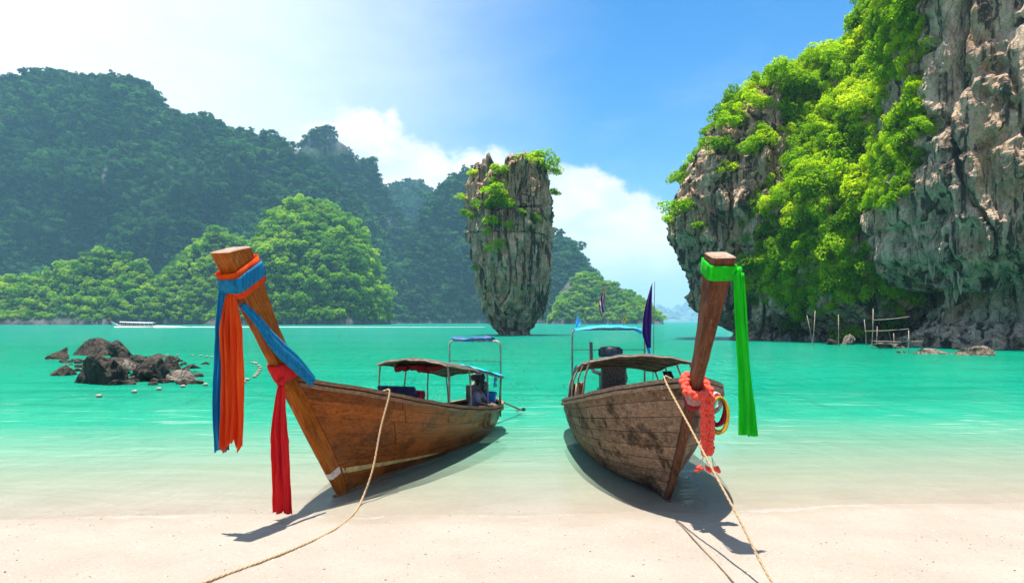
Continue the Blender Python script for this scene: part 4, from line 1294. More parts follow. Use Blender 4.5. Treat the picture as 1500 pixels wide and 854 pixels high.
# ------------------------------------------------------------------ long-tail boats
class Boat:
    def __init__(self, name, foot, fwd, L, xt, zt, curve, B, ZG, ZK, E, stem_w, stem_t, label):
        f = Vector((fwd[0], fwd[1], 0)).normalized()
        self.ang = math.atan2(f.y, f.x)
        self.root = empty(name, foot, (0, 0, self.ang))
        self.MW = Matrix.Translation(Vector(foot)) @ Matrix.Rotation(self.ang, 4, 'Z')
        tag(self.root, label, 'boat', 'moored long-tail boats')
        self.L, self.xt, self.zt, self.curve = L, xt, zt, curve
        self.B = smooth_table(*zip(*B), 401, 16); self.ZG = smooth_table(*zip(*ZG), 401, 20)
        self.ZK = smooth_table(*zip(*ZK), 401, 20); self.E = smooth_table(*zip(*E), 401, 16)
        self.W = smooth_table(*zip(*stem_w), 401, 14); self.T = smooth_table(*zip(*stem_t), 401, 14)
        self.zg0 = float(self.ZG(0.0))
    def w(self, p):                      # boat to world
        return self.MW @ Vector(p)
    def xf(self, z):                     # leading edge of the stem
        return self.xt * (max(z, 0.0) / self.zt) ** self.curve if z > 0 else 0.25 * z
    def surf(self, tau, v, side, off=0.0):
        """A point of the hull skin; off pushes it outward."""
        def raw(tau, v):
            zb = v * self.zg0
            xb = self.xf(zb) - 0.80 * float(self.W(zb / self.zt))
            x = xb - tau * (self.L + xb)
            zk, zg = float(self.ZK(tau)), float(self.ZG(tau))
            y = max(float(self.B(tau)), 0.01) * max(v, 1e-4) ** float(self.E(tau)) if tau > 0.004 else float(self.B(0.0))
            if v <= 1e-4: y = 0.02
            return Vector((x, side * y, zk + (zg - zk) * v))
        p = raw(tau, v)
        if off:
            a = raw(min(tau + 0.006, 1.0), v) - raw(max(tau - 0.006, 0.0), v)
            b = raw(tau, min(v + 0.02, 1.0)) - raw(tau, max(v - 0.02, 0.0))
            n = a.cross(b)
            if n.length < 1e-9: n = Vector((0, side, 0))
            n.normalize()
            if n.y * side < 0: n = -n
            p = p + n * off
        return p
    def gun(self, tau, side, off=0.0, dz=0.0):
        p = self.surf(tau, 1.0, side)
        return Vector((p.x, p.y + side * off, p.z + dz))
    def stem_corners(self, p, off=0.0):
        """Rounded rectangular section of the stem timber at height fraction p: ring of 12 points."""
        z = p * self.zt
        W, Tt = float(self.W(p)) + 2 * off, float(self.T(p)) + 2 * off
        rd = Vector((-0.97, 0, 0.24))
        fr = Vector((self.xf(z), 0, z)) - rd * off
        b = min(0.035 + off * 0.5, Tt * 0.3)
        ring = []
        for (a, s) in ((b, -1), (W * 0.35, -1), (W * 0.7, -1), (W - b, -1)):
            ring.append(fr + rd * a + Vector((0, s * Tt / 2, 0)))
        ring += [fr + rd * W + Vector((0, -Tt / 2 + b, 0)), fr + rd * W + Vector((0, Tt / 2 - b, 0))]
        for (a, s) in ((W - b, 1), (W * 0.7, 1), (W * 0.35, 1), (b, 1)):
            ring.append(fr + rd * a + Vector((0, s * Tt / 2, 0)))
        ring += [fr + Vector((0, Tt / 2 - b, 0)), fr + Vector((0, -Tt / 2 + b, 0))]
        return ring

def frange(a, b, n):
    return [a + (b - a) * i / (n - 1) for i in range(n)]

def build_hull(bt, hull_mat, stem_mat, rail_mat, strakes, gap, seed, rough_off, lip_mat=None):
    rng = random.Random(seed)
    # inner shell with transom and deck
    mb = MB()
    taus = [0.0, 0.01] + frange(0.03, 1.0, 40)
    vs_ = [0.0, 0.02, 0.06] + frange(0.12, 0.985, 11)
    for side in (1, -1):
        mb.grid([[bt.surf(t, v, side, -0.004) for v in vs_] for t in taus])
    # closing plank at the stern
    st = [bt.surf(1.0, v, 1, -0.004) for v in vs_]; sp = [bt.surf(1.0, v, -1, -0.004) for v in vs_]
    mb.grid([[a, b] for a, b in zip(st, sp)])
    hull = mb.build('hull', M['shell'], bt.root)
    # strakes
    vb = [(k / strakes) ** 1.25 for k in range(strakes + 1)]
    for side in (1, -1):
        for k in range(strakes):
            cuts = [0.0]
            t = rng.uniform(0.16, 0.42)
            while t < 0.93:
                cuts.append(t); t += rng.uniform(0.24, 0.42)
            if 1.0 - cuts[-1] < 0.08: cuts.pop()
            cuts.append(1.0)
            for c in range(len(cuts) - 1):
                t0, t1 = cuts[c], cuts[c + 1]
                n = max(6, int((t1 - t0) * 34))
                off = 0.022 + rng.uniform(-rough_off, rough_off)
                rows = []
                ts = [t0 + (t1 - t0) * i / (n - 1) for i in range(n)]
                eg = 0.0012
                for i, t_ in enumerate(ts):
                    tt = t_ + (eg if i == 0 and c > 0 else 0) - (eg if i == n - 1 and c < len(cuts) - 2 else 0)
                    h = max(0.4, float(bt.ZG(tt) - bt.ZK(tt)) * 1.15)
                    dv = gap / h
                    v0 = max(vb[k] + dv / 2, 0.001); v1 = min(vb[k + 1] - dv / 2, 0.999)
                    wob = 0.0025 * math.sin(tt * 40 + k * 2 + side)
                    vm = (v0 + v1) / 2
                    rows.append([bt.surf(tt, v0, side, -0.002), bt.surf(tt, v0, side, off + wob - 0.003), bt.surf(tt, vm, side, off + wob + 0.003), bt.surf(tt, v1, side, off + wob - 0.003), bt.surf(tt, v1, side, -0.002)])
                if side < 0: rows = [r_[::-1] for r_ in rows]
                pb = MB(); pb.grid(rows)
                e = len(rows[0])
                m0 = len(rows) - 1
                pb.f.append(tuple(range(e))); pb.m.append(0)
                pb.f.append(tuple(m0 * e + q for q in range(e))[::-1]); pb.m.append(0)
                pb.build('plank', hull_mat, hull, angle=30)
    # keel
    kb = MB()
    kb.tube([Vector((0.10, 0, -0.03))] + [bt.surf(t_, 0.0, 1) * 1.0 + Vector((0, -0.02, -0.02)) for t_ in frange(0.0, 1.0, 22)], 0.045, 8)
    kb.build('keel', stem_mat, bt.root)
    # gunwale rails, one each side, with a rubbing strip below
    for side in (1, -1):
        rb = MB()
        tt = frange(0.0, 1.0, 46)
        for (y0, y1, z0, z1) in ((-0.045, 0.050, -0.015, 0.045), (0.018, 0.062, -0.105, -0.045)):
            rows = []
            for t_ in tt:
                wv = 0.004 * math.sin(t_ * 55 + side)
                rows.append([bt.gun(t_, side, y0, z0 + wv), bt.gun(t_, side, y1, z0 + wv), bt.gun(t_, side, y1, z1 + wv), bt.gun(t_, side, y0, z1 + wv), bt.gun(t_, side, y0, z0 + wv)])
            rb.grid(rows)
            for rr in (rows[0], rows[-1]):
                rb.add(rr[:4], [(0, 1, 2, 3)])
        rb.build('gunwale', rail_mat, bt.root, angle=35)
    tb = MB()
    a, b = bt.gun(1.0, 1), bt.gun(1.0, -1)
    tb.box((a + b) / 2 + Vector((-0.01, 0, 0.016)), (0.11, (a - b).length + 0.13, 0.07))
    tb.build('transom_rail', rail_mat, bt.root)
    # stem timber
    sb = MB()
    ps = [-0.03] + frange(0.0, 1.0, 36)
    rows = []
    for i, p in enumerate(ps):
        ring = bt.stem_corners(p)
        ring = [q + Vector((0, 0, 0)) + Vector((rng.uniform(-1, 1), rng.uniform(-1, 1), rng.uniform(-1, 1))) * 0.0035 for q in ring]
        rows.append(ring + [ring[0]])
    sb.grid(rows)
    sb.add(rows[0][:-1], [tuple(range(12))])
    stem = sb.build('stem', stem_mat, bt.root, angle=35)
    # weathered end-grain cap
    cb = MB()
    top = rows[-1][:-1]
    ctr = sum(top, Vector()) / 12
    r1 = [q + Vector((0, 0, 0.002)) for q in top]
    r2 = [ctr + (q - ctr) * 0.86 + Vector((0, 0, 0.022)) for q in top]
    r3 = [ctr + (q - ctr) * 0.4 + Vector((rng.uniform(-.01, .01), 0, 0.024 + rng.uniform(-.012, .006))) for q in top]
    cb.grid([r1 + [r1[0]], r2 + [r2[0]], r3 + [r3[0]]])
    cb.add(r3, [tuple(range(12))])
    cb.build('end_grain', M['endgrain'], stem)
    # foredeck, floor boards and thwarts
    db = MB()
    for t0 in frange(0.02, 0.12, 5):
        l, r_ = bt.surf(t0, 0.90, 1), bt.surf(t0, 0.90, -1)
        l2, r2_ = bt.surf(t0 + 0.022, 0.90, 1), bt.surf(t0 + 0.022, 0.90, -1)
        db.add([l, r_, r2_, l2], [(0, 1, 2, 3)])
    db.build('foredeck', M['deck'], bt.root)
    nb = 7
    for j in range(nb):
        fb = MB()
        for t0, t1 in zip(frange(0.16, 0.95, 14)[:-1], frange(0.16, 0.95, 14)[1:]):
            q = []
            for t_ in (t0, t1):
                z = 0.18
                v = (z - float(bt.ZK(t_))) / float(bt.ZG(t_) - bt.ZK(t_))
                c = bt.surf(t_, v, 1, -0.03)
                for jj in (j + 0.03, j + 0.97):
                    q.append(Vector((c.x, c.y * (1 - 2 * jj / nb), 0.18)))
            fb.add([q[0], q[1], q[3], q[2]], [(0, 1, 2, 3)])
        fb.build('floor_board', M['deck'], bt.root)
    for t_ in (0.24, 0.40, 0.56, 0.70, 0.84):
        l, r_ = bt.surf(t_, 0.72, 1, -0.02), bt.surf(t_, 0.72, -1, -0.02)
        xb = MB(); xb.box((l + r_) / 2, (0.24, (l - r_).length, 0.035))
        xb.build('thwart', M['deck'], bt.root)
    return hull, stem

def canopy(bt, x0, x1, half, crown, camber, tarp_from, tarp_mat, under, seed, posts):
    """Cambered roof on posts: crown(x) gives its height along the boat."""
    rng = random.Random(seed)
    def pt(x, u, dz=0.0):
        sag = 0.02 * math.sin(x * 9.0) * (1 - abs(u)) + 0.012 * math.sin(u * 12 + x * 5)
        return Vector((x, u * half, crown(x) - camber * u * u + dz + sag))
    xs = frange(x0, x1, 26)
    us = frange(-1, 1, 15)
    mb = MB(); mb.grid([[pt(x, u) for u in us] for x in xs])
    roof = mb.build('canopy', under, bt.root, smooth=True)
    thicken(roof, 0.02)
    tb = MB()
    xt = [x for x in frange(tarp_from, x1 - 0.03, 14)]
    tb.grid([[pt(x, u * 1.03, 0.03 + 0.012 * rng.random()) for u in us] for x in xt])
    thicken(tb.build('tarp', tarp_mat, roof, smooth=True), 0.012)
    # edge battens and cross hoops
    eb = MB()
    for u in (-1, 1):
        eb.tube([pt(x, u, -0.02) for x in frange(x0, x1, 14)], 0.022, 6)
    for x in (x0, x1):
        eb.tube([pt(x, u, -0.02) for u in frange(-1, 1, 11)], 0.024, 6)
    eb.build('roof_batten', M['pole'], roof)
    for x in frange(x0 - 0.7, x1 + 0.7, 4):
        hb = MB(); hb.tube([pt(x, u, -0.03) for u in frange(-1, 1, 11)], 0.016, 6)
        hb.build('roof_hoop', M['pole'], roof)
    for x in posts:
        for u in (-1, 1):
            pb = MB()
            tau = min(1.0, max(0.0, (0.0 + bt.surf(0, 1, 1).x - x) / (bt.L + bt.surf(0, 1, 1).x)))
            g = bt.gun(tau, u, -0.07)
            pb.tube([Vector((x, g.y, g.z - 0.35)), Vector((x, (g.y + u * half) / 2, (g.z + crown(x)) / 2)), pt(x, u * 0.98, -0.03)], 0.021, 6)
            pb.build('post', M['pole'], bt.root)
    return roof, pt

def gallows(bt, x, half, z0, z1, mat, lean=0.0):
    mb = MB()
    r = 0.12
    arc = [Vector((x + lean, -half + r - r * math.cos(a), z1 - r + r * math.sin(a))) for a in frange(0, math.pi / 2, 5)]
    arc2 = [Vector((q.x, -q.y, q.z)) for q in arc][::-1]
    mb.tube([Vector((x, -half, z0))] + arc + arc2 + [Vector((x, half, z0))], 0.026, 8)
    mb.tube([Vector((x + lean * 0.7, -half, z1 - 0.55)), Vector((x + lean * 0.7, half, z1 - 0.55))], 0.012, 6)
    return mb.build('stern_frame', mat, bt.root, smooth=True)

def engine(bt, x, z, s, aft):
    """Car engine on a pivot with a long propeller shaft trailing aft."""
    eb = MB()
    X = Vector((x, 0, z))
    eb.box(X + Vector((0, 0, 0.16 * s)), (0.75 * s, 0.40 * s, 0.34 * s), bev=0.05 * s)
    eb.box(X + Vector((0, 0, 0.42 * s)), (0.66 * s, 0.26 * s, 0.22 * s), taper=0.9, bev=0.04 * s)
    for i in range(4):
        eb.tube([X + Vector((-0.24 * s + 0.16 * s * i, 0.13 * s, 0.40 * s)), X + Vector((-0.24 * s + 0.16 * s * i, 0.27 * s, 0.36 * s)), X + Vector((-0.24 * s + 0.16 * s * i, 0.30 * s, 0.2 * s))], 0.035 * s, 6)
    eng = eb.build('engine', M['engine'], bt.root, angle=40)
    cb = MB()   # round air cleaner with ribs
    cb.lathe(X + Vector((-0.02 * s, 0, 0.54 * s)), [(0.10 * s, 0), (0.12 * s, 0.10 * s), (0.235 * s, 0.12 * s), (0.245 * s, 0.16 * s), (0.24 * s, 0.28 * s), (0.20 * s, 0.33 * s), (0.05 * s, 0.35 * s)], 18)
    for k in range(9):
        a = 2 * math.pi * k / 9
        cb.box(X + Vector((-0.02 * s + 0.245 * s * math.cos(a), 0.245 * s * math.sin(a), 0.76 * s)), (0.03 * s, 0.03 * s, 0.14 * s))
    cb.build('air_cleaner', M['engine'], eng, angle=40)
    rb = MB()
    rb.box(X + Vector((0.46 * s, 0, 0.28 * s)), (0.09 * s, 0.52 * s, 0.50 * s), bev=0.03 * s)
    rb.lathe(X + Vector((0.40 * s, 0, 0.26 * s)), [(0.17 * s, 0), (0.19 * s, 0.02 * s), (0.19 * s, 0.05 * s), (0.05 * s, 0.07 * s)], 14, axis=(-1, 0, 0))
    rb.build('radiator', M['engine_grey'], eng, angle=40)
    xb = MB()
    xb.tube([X + Vector((0.1 * s, -0.2 * s, 0.3 * s)), X + Vector((-0.2 * s, -0.34 * s, 0.34 * s)), X + Vector((-0.55 * s, -0.34 * s, 0.55 * s)), X + Vector((-0.6 * s, -0.34 * s, 0.95 * s))], 0.04 * s, 8)
    xb.build('exhaust_pipe', M['steel'], eng, smooth=True)
    pv = MB()
    pv.tube([Vector((x, 0, z - 0.55)), Vector((x, 0, z + 0.02))], 0.06, 10)
    pv.box((x, 0, z - 0.04), (0.5 * s, 0.5 * s, 0.05))
    pv.build('pivot_mount', M['engine_grey'], eng)
    hb = MB()
    hb.tube([X + Vector((0.4 * s, 0.12, 0.05)), X + Vector((0.8, 0.2, 0.22)), X + Vector((1.25, 0.22, 0.30))], 0.022, 6)
    hb.build('tiller', M['steel'], eng)
    sb = MB()
    end = Vector((x - aft, 0.25, 0.16))
    sb.tube([X + Vector((-0.35 * s, 0, 0.14 * s)), (X + end) / 2 + Vector((0, 0, 0.12)), end], [0.045, 0.035, 0.03], 8)
    sb.build('propeller_shaft', M['steel'], eng, smooth=True)
    ax = (end - X).normalized()
    for k in range(2):
        bl = MB()
        rot = Matrix.Rotation(math.pi * k + 0.6, 3, ax)
        u = rot @ ax.orthogonal().normalized(); w = ax.cross(u)
        pts = [end + u * (0.02 + 0.16 * f) + (w * 0.06 * math.sin(math.pi * f) + ax * 0.03 * math.sin(math.pi * f)) * sgn for sgn in (1, -1) for f in (0, 0.3, 0.6, 0.85, 1.0)]
        bl.add(pts, [(0, 1, 6, 5), (1, 2, 7, 6), (2, 3, 8, 7), (3, 4, 9, 8)])
        thicken(bl.build('propeller_blade', M['engine_grey'], eng), 0.012)
    return eng

LB = Boat('long_tail_boat', (-3.05, 11.93, -0.02), (-0.29, -0.956), 8.0, 2.98, 3.92, 0.96,
          [(0, .055), (.05, .22), (.10, .37), (.167, .55), (.29, .80), (.48, .93), (.635, .94), (.79, .88), (.896, .76), (.955, .60), (1, .36)],
          [(0, 2.10), (.167, 1.78), (.29, 1.52), (.48, 1.18), (.635, .97), (.79, .80), (.896, .74), (1, .76)],
          [(0, 0.0), (.2, -.10), (.5, -.20), (.8, -.20), (1, -.08)],
          [(0, .85), (.1, .72), (.3, .52), (.5, .41), (.8, .34), (1, .40)],
          [(0, .34), (.12, .46), (.35, .50), (.5, .47), (.6, .44), (.75, .46), (.9, .51), (1, .54)],
          [(0, .10), (.3, .13), (.55, .15), (.75, .18), (.9, .25), (1, .30)],
          'varnished red-brown long-tail boat with blue, orange and red scarves on its bow')
RB = Boat('long_tail_boat', (2.64, 11.54, -0.02), (0.005, -1.0), 8.2, 3.05, 3.80, 0.86,
          [(0, .055), (.05, .40), (.10, .66), (.16, .88), (.26, 1.10), (.37, 1.25), (.5, 1.31), (.62, 1.33), (.8, 1.28), (.9, 1.16), (.955, .95), (1, .6)],
          [(0, 2.17), (.16, 1.88), (.37, 1.52), (.62, 1.18), (.8, .94), (.945, .79), (1, .80)],
          [(0, 0.0), (.2, -.10), (.5, -.20), (.8, -.20), (1, -.08)],
          [(0, .8), (.06, .56), (.13, .38), (.25, .25), (.5, .19), (.8, .18), (1, .28)],
          [(0, .18), (.12, .22), (.35, .26), (.5, .34), (.6, .29), (.75, .33), (.9, .40), (1, .44)],
          [(0, .08), (.3, .09), (.48, .12), (.6, .15), (.75, .19), (.9, .25), (1, .30)],
          'weathered grey-brown long-tail boat with green scarf and coral garland on its bow')

hullL, stemL = build_hull(LB, M['hull_varnish'], M['stem_varnish'], M['rail_varnish'], 8, 0.005, 5, 0.003)
hullR, stemR = build_hull(RB, M['hull_grey'], M['stem_grey'], M['rail_grey'], 9, 0.013, 9, 0.005)

# chipped yellow band low on the varnished hull, white patch where it crosses the stem
def band_on_hull(bt, side, z_of, t0, t1, h0, h1, mat, name, off):
    rows = []
    for t_ in frange(t0, t1, 26):
        f = (t_ - t0) / (t1 - t0)
        zc = z_of(f); hh = (h0 + (h1 - h0) * f) / 2
        row = []
        for k in (-1, 0, 1):
            v = (zc + k * hh - float(bt.ZK(t_))) / float(bt.ZG(t_) - bt.ZK(t_))
            row.append(bt.surf(t_, max(0.02, v), side, off))
        rows.append(row)
    mb = MB(); mb.grid(rows)
    return mb.build(name, mat, bt.root)
for sd in (1, -1):
    o = band_on_hull(LB, sd, lambda f: 0.40 - 0.26 * f, 0.0, 0.42, 0.11, 0.03, M['yellow_band'], 'painted_band', 0.033)
    thicken(o, 0.006)
wp = MB()
rows = []
for p in frange(0.078, 0.108, 4):
    ring = LB.stem_corners(p, 0.004)
    rows.append([ring[i] + Vector((0, 0, 0.10 * 0)) for i in (7, 8, 9, 10, 11, 0, 1, 2)])
wp.grid(rows)
wp.build('white_patch', M['white_patch'], stemL)

crL = smooth_table((-7.6, -7.0, -6.0, -4.5, -3.0, -2.8), (1.56, 1.64, 1.80, 2.04, 2.22, 2.23), 200, 8)
roofL, ptL = canopy(LB, -3.0, -7.0, 0.82, lambda x: float(crL(x)), 0.13, -5.0, M['tarp_aqua'], M['tarp_under'], 3, (-3.1, -4.4, -5.7, -6.9))
crR = smooth_table((-6.2, -5.9, -5.0, -3.8, -2.4, -2.2), (1.84, 1.88, 2.04, 2.22, 2.34, 2.34), 200, 8)
roofR, ptR = canopy(RB, -2.4, -5.9, 1.05, lambda x: float(crR(x)), 0.14, -4.9, M['tarp_blue'], M['tarp_under'], 4, (-2.5, -3.6, -4.7, -5.8))
gallows(LB, -7.0, 0.74, 0.45, 2.48, M['steel'])
gallows(RB, -6.9, 0.98, 0.45, 2.80, M['steel'])
engine(LB, -7.25, 0.86, 0.80, 3.4)
engine(RB, -6.55, 1.25, 1.25, 4.0)

# rolled dark tarp on the left stern frame
def tarp_roll():
    mb = MB()
    rng = random.Random(4)
    rows = []
    for i in range(22):
        y = -0.60 + 1.12 * i / 21
        row = []
        for k in range(13):
            a = 2 * math.pi * k / 12
            rx = 0.20 + 0.03 * math.sin(y * 11 + a * 2) ; rz = 0.055 + 0.018 * math.sin(y * 17 + a)
            row.append(Vector((-7.0 + rx * math.cos(a), y, 2.545 + rz * math.sin(a) + 0.02 * math.sin(y * 6))))
        rows.append(row)
    mb.grid(rows)
    mb.add(rows[0][:-1], [tuple(range(12))]); mb.add(rows[-1][:-1], [tuple(range(12))])
    o = mb.build('rolled_tarp', M['tarp_dark'], smooth=True)
    o.matrix_world = LB.MW
    tag(o, 'dark blue tarp rolled on top of the stern frame of the varnished boat', 'tarp')
tarp_roll()
def stern_awning():
    mb = MB()
    rows = []
    for i in range(16):
        y = -0.94 + 1.90 * i / 15
        row = []
        for k in range(9):
            x = -7.30 + 0.95 * k / 8
            row.append(Vector((x, y, 2.86 + 0.05 * math.sin(math.pi * k / 8) - 0.10 * (y / 0.95) ** 2 + 0.012 * math.sin(y * 14 + x * 6) - (0.10 * max(0, (y - 0.75) / 0.2)))))
        rows.append(row)
    mb.grid(rows)
    # loose corner hanging down on the port side
    rows = []
    for i in range(12):
        f = i / 11
        row = []
        for k in range(7):
            u = k / 6
            x = -7.0 + 0.62 * u * (1 - 0.55 * f) + 0.30 * f
            row.append(Vector((x, 0.97 + 0.06 * f + 0.035 * math.sin(u * 11 + f * 4) * f, 2.68 - 0.72 * f * (0.55 + 0.45 * u))))
        rows.append(row)
    mb.grid(rows)
    o = mb.build('stern_awning', M['tarp_blue'], smooth=True)
    o.matrix_world = RB.MW
    thicken(o, 0.012)
    tag(o, 'bright blue tarp awning on the stern frame of the weathered boat', 'awning')
stern_awning()

# ------------------------------------------------------------------ scarves, garlands
def wrap_band(bt, p0, p1, off, seed, tilt=0.0, rows_n=7, creases=3):
    """Cloth wound round the stem timber between two heights."""
    rng = random.Random(seed)
    rows = []
    for i in range(rows_n):
        f = i / (rows_n - 1)
        p = p0 + (p1 - p0) * f
        o = off + 0.010 * math.sin(f * math.pi) + 0.008 * abs(math.sin(f * math.pi * creases + seed))
        ring = bt.stem_corners(p, o)
        mid = sum((q.x for q in ring)) / len(ring)
        ring = [q + Vector((0, 0, tilt * (q.x - mid))) + Vector((rng.uniform(-1, 1), rng.uniform(-1, 1), rng.uniform(-1, 1))) * 0.005 for q in ring]
        rows.append([bt.w(q) for q in ring + [ring[0]]])
    return rows

def hang_sheet(top, bottom, w0, w1, across, folds, amp, seed, nu=30, nv=44, gather=0.25, ragged=0.04, drift=None):
    """Cloth hanging from a knot: pleats that open downwards."""
    rng = random.Random(seed)
    top, bottom = Vector(top), Vector(bottom)
    across = Vector(across).normalized()
    out = Vector((across.y, -across.x, 0)).normalized()
    ph = [rng.uniform(0, 6.28) for _ in range(4)]
    rag = [rng.uniform(-1, 1) for _ in range(nu)]
    rows = []
    for j in range(nv):
        f = j / (nv - 1)
        c = top.lerp(bottom, f)
        wdt = w0 + (w1 - w0) * min(1, f / gather) ** 0.7 if f < gather else w1 * (1 + 0.06 * math.sin(f * 7 + ph[0]))
        a = amp * min(1, 0.35 + f / gather * 0.65) 
        row = []
        for i in range(nu):
            u = i / (nu - 1) - 0.5
            wob = 0.25 * math.sin(f * 3.2 + ph[2] + u * 2)
            dpt = a * (math.sin(2 * math.pi * folds * u + ph[1] + wob * 2) + 0.35 * math.sin(2 * math.pi * folds * 2.3 * u + ph[3] + f * 2))
            dpt += a * 0.9 * float(vnoise(np.array([[u * folds * 2.2 + ph[0], f * 3.5, ph[1]]]), seed)[0]) + a * 0.35 * float(vnoise(np.array([[u * folds * 6 + ph[2], f * 11, ph[3]]]), seed + 5)[0])
            z = (rag[i] * ragged + ragged * 1.5 * math.sin(u * 9 + ph[0])) * f ** 3
            shift = 0.02 * math.sin(f * 5 + ph[3])
            row.append(c + across * (u * wdt + shift) + out * dpt + Vector((0, 0, z)))
        rows.append(row)
    return rows

def knot(mb, p, r, seed):
    rng = random.Random(seed)
    for k in range(3):
        mb.ball(Vector(p) + Vector((rng.uniform(-.4, .4), rng.uniform(-.3, .3), rng.uniform(-.4, .4))) * r, (r * rng.uniform(0.7, 1), r * rng.uniform(0.7, 1), r * rng.uniform(0.8, 1.1)), 10, 7)

def scarf(name, mat, pieces, label, knots=(), tk=0.006):
    root = empty(name, pieces[0][1][0][0])
    tag(root, label, 'scarf')
    inv = Matrix.Translation(-root.location)
    for nm, rows in pieces:
        mb = MB(); mb.grid([[inv @ q for q in r_] for r_ in rows])
        o = mb.build(nm, mat, root, smooth=True)
        thicken(o, tk, 1.0 if nm == 'wrap' else 0.0)
    if knots:
        mb = MB()
        for i, (p, r_) in enumerate(knots): knot(mb, inv @ Vector(p), r_, 3 + i)
        mb.build('knot', mat, root, smooth=True)
    return root

# the corner of the stem nearest the viewer's left, where the cloths are knotted
def stem_point(bt, p, ring_i, off):
    return bt.w(bt.stem_corners(p, off)[ring_i])

kA = stem_point(LB, 0.868, 11, 0.05)                                   # front, starboard corner
scarf('orange_scarf', M['orange_cloth'], [
    ('wrap', wrap_band(LB, 0.872, 0.955, 0.020, 2, -0.32)),
    ('tail', hang_sheet(kA + Vector((0.08, -0.06, 0.02)), at(338, 652, kA.y - 0.06) + Vector((0, 0, 0)), 0.10, 0.30, (1, -0.15, 0), 3.6, 0.032, 8, ragged=0.06)),
    ], 'bright orange scarf tied round the bow of the varnished boat', [(kA + Vector((0.08, -0.03, 0.03)), 0.055)])
kB = stem_point(LB, 0.880, 11, 0.06)
pathA = [Vector((2.54, 0.00, 3.25)), Vector((2.33, 0.12, 3.00)), Vector((2.10, 0.15, 2.76)), Vector((1.85, 0.17, 2.57)), Vector((1.60, 0.19, 2.41)), Vector((1.37, 0.21, 2.24)), Vector((1.18, 0.25, 2.07))]
def sash(bt, path, wid, seed, n=34, nu=11):
    P = []
    for i in range(n):
        t = i / (n - 1) * (len(path) - 1)
        k = min(int(t), len(path) - 2); f = t - k
        f = f * f * (3 - 2 * f) * 0.4 + f * 0.6
        P.append(path[k].lerp(path[k + 1], f))
    rows = []
    for i, c in enumerate(P):
        a = (P[min(i + 1, n - 1)] - P[max(i - 1, 0)]).normalized()
        s = a.cross(Vector((0, 1, 0))).normalized()
        o = s.cross(a).normalized()
        if o.y < 0: o = -o
        f = i / (n - 1)
        wd = wid(f)
        row = []
        for j in range(nu):
            u = j / (nu - 1) - 0.5
            row.append(bt.w(c + s * u * wd + o * (0.03 + 0.018 * math.sin(u * 15 + f * 3 + seed) + 0.03 * math.cos(u * math.pi))))
        rows.append(row)
    return rows
scarf('blue_scarf', M['blue_cloth'], [
    ('wrap', wrap_band(LB, 0.893, 0.938, 0.042, 5, -0.32)),
    ('tail', hang_sheet(kB + Vector((-0.05, 0.0, 0.0)), at(326, 660, kB.y + 0.08), 0.10, 0.20, (1, 0.1, 0), 2.6, 0.026, 12, ragged=0.012)),
    ('sash', sash(LB, pathA, lambda f: 0.11 + 0.13 * math.sin(min(1, f * 1.1) * 2.5), 1)),
    ], 'blue scarf wound round the bow of the varnished boat and draped to its gunwale', [(kB + Vector((-0.03, 0, 0.03)), 0.06)])
kC = stem_point(LB, 0.535, 10, 0.05)
scarf('red_scarf', M['red_cloth'], [
    ('wrap', wrap_band(LB, 0.535, 0.60, 0.028, 7, 0.0)),
    ('tail', hang_sheet(kC + Vector((0.0, -0.05, -0.02)), Vector((kC.x + 0.02, kC.y - 0.08, 0.13)), 0.09, 0.29, (1, -0.2, 0), 2.4, 0.035, 21, ragged=0.010, gather=0.45)),
    ], 'red scarf hanging almost to the sand from the bow of the varnished boat', [(kC + Vector((0.0, -0.03, 0.02)), 0.06)])
kD = stem_point(RB, 0.955, 9, 0.03)
scarf('green_scarf', M['green_cloth'], [
    ('wrap', wrap_band(RB, 0.935, 0.982, 0.018, 4, -0.10)),
    ('tail', hang_sheet(kD + Vector((0.02, -0.05, 0.0)), at(1091, 637, kD.y - 0.05), 0.06, 0.17, (1, -0.1, 0), 1.7, 0.022, 31, ragged=0.004, gather=0.8)),
    ('tail', hang_sheet(kD + Vector((0.07, 0.02, 0.0)), at(1101, 639, kD.y + 0.02), 0.05, 0.13, (1, 0.1, 0), 1.3, 0.02, 33, ragged=0.004, gather=0.8)),
    ], 'bright green scarf knotted round the top of the weathered bow', [(kD + Vector((0.03, -0.02, 0.02)), 0.05)])

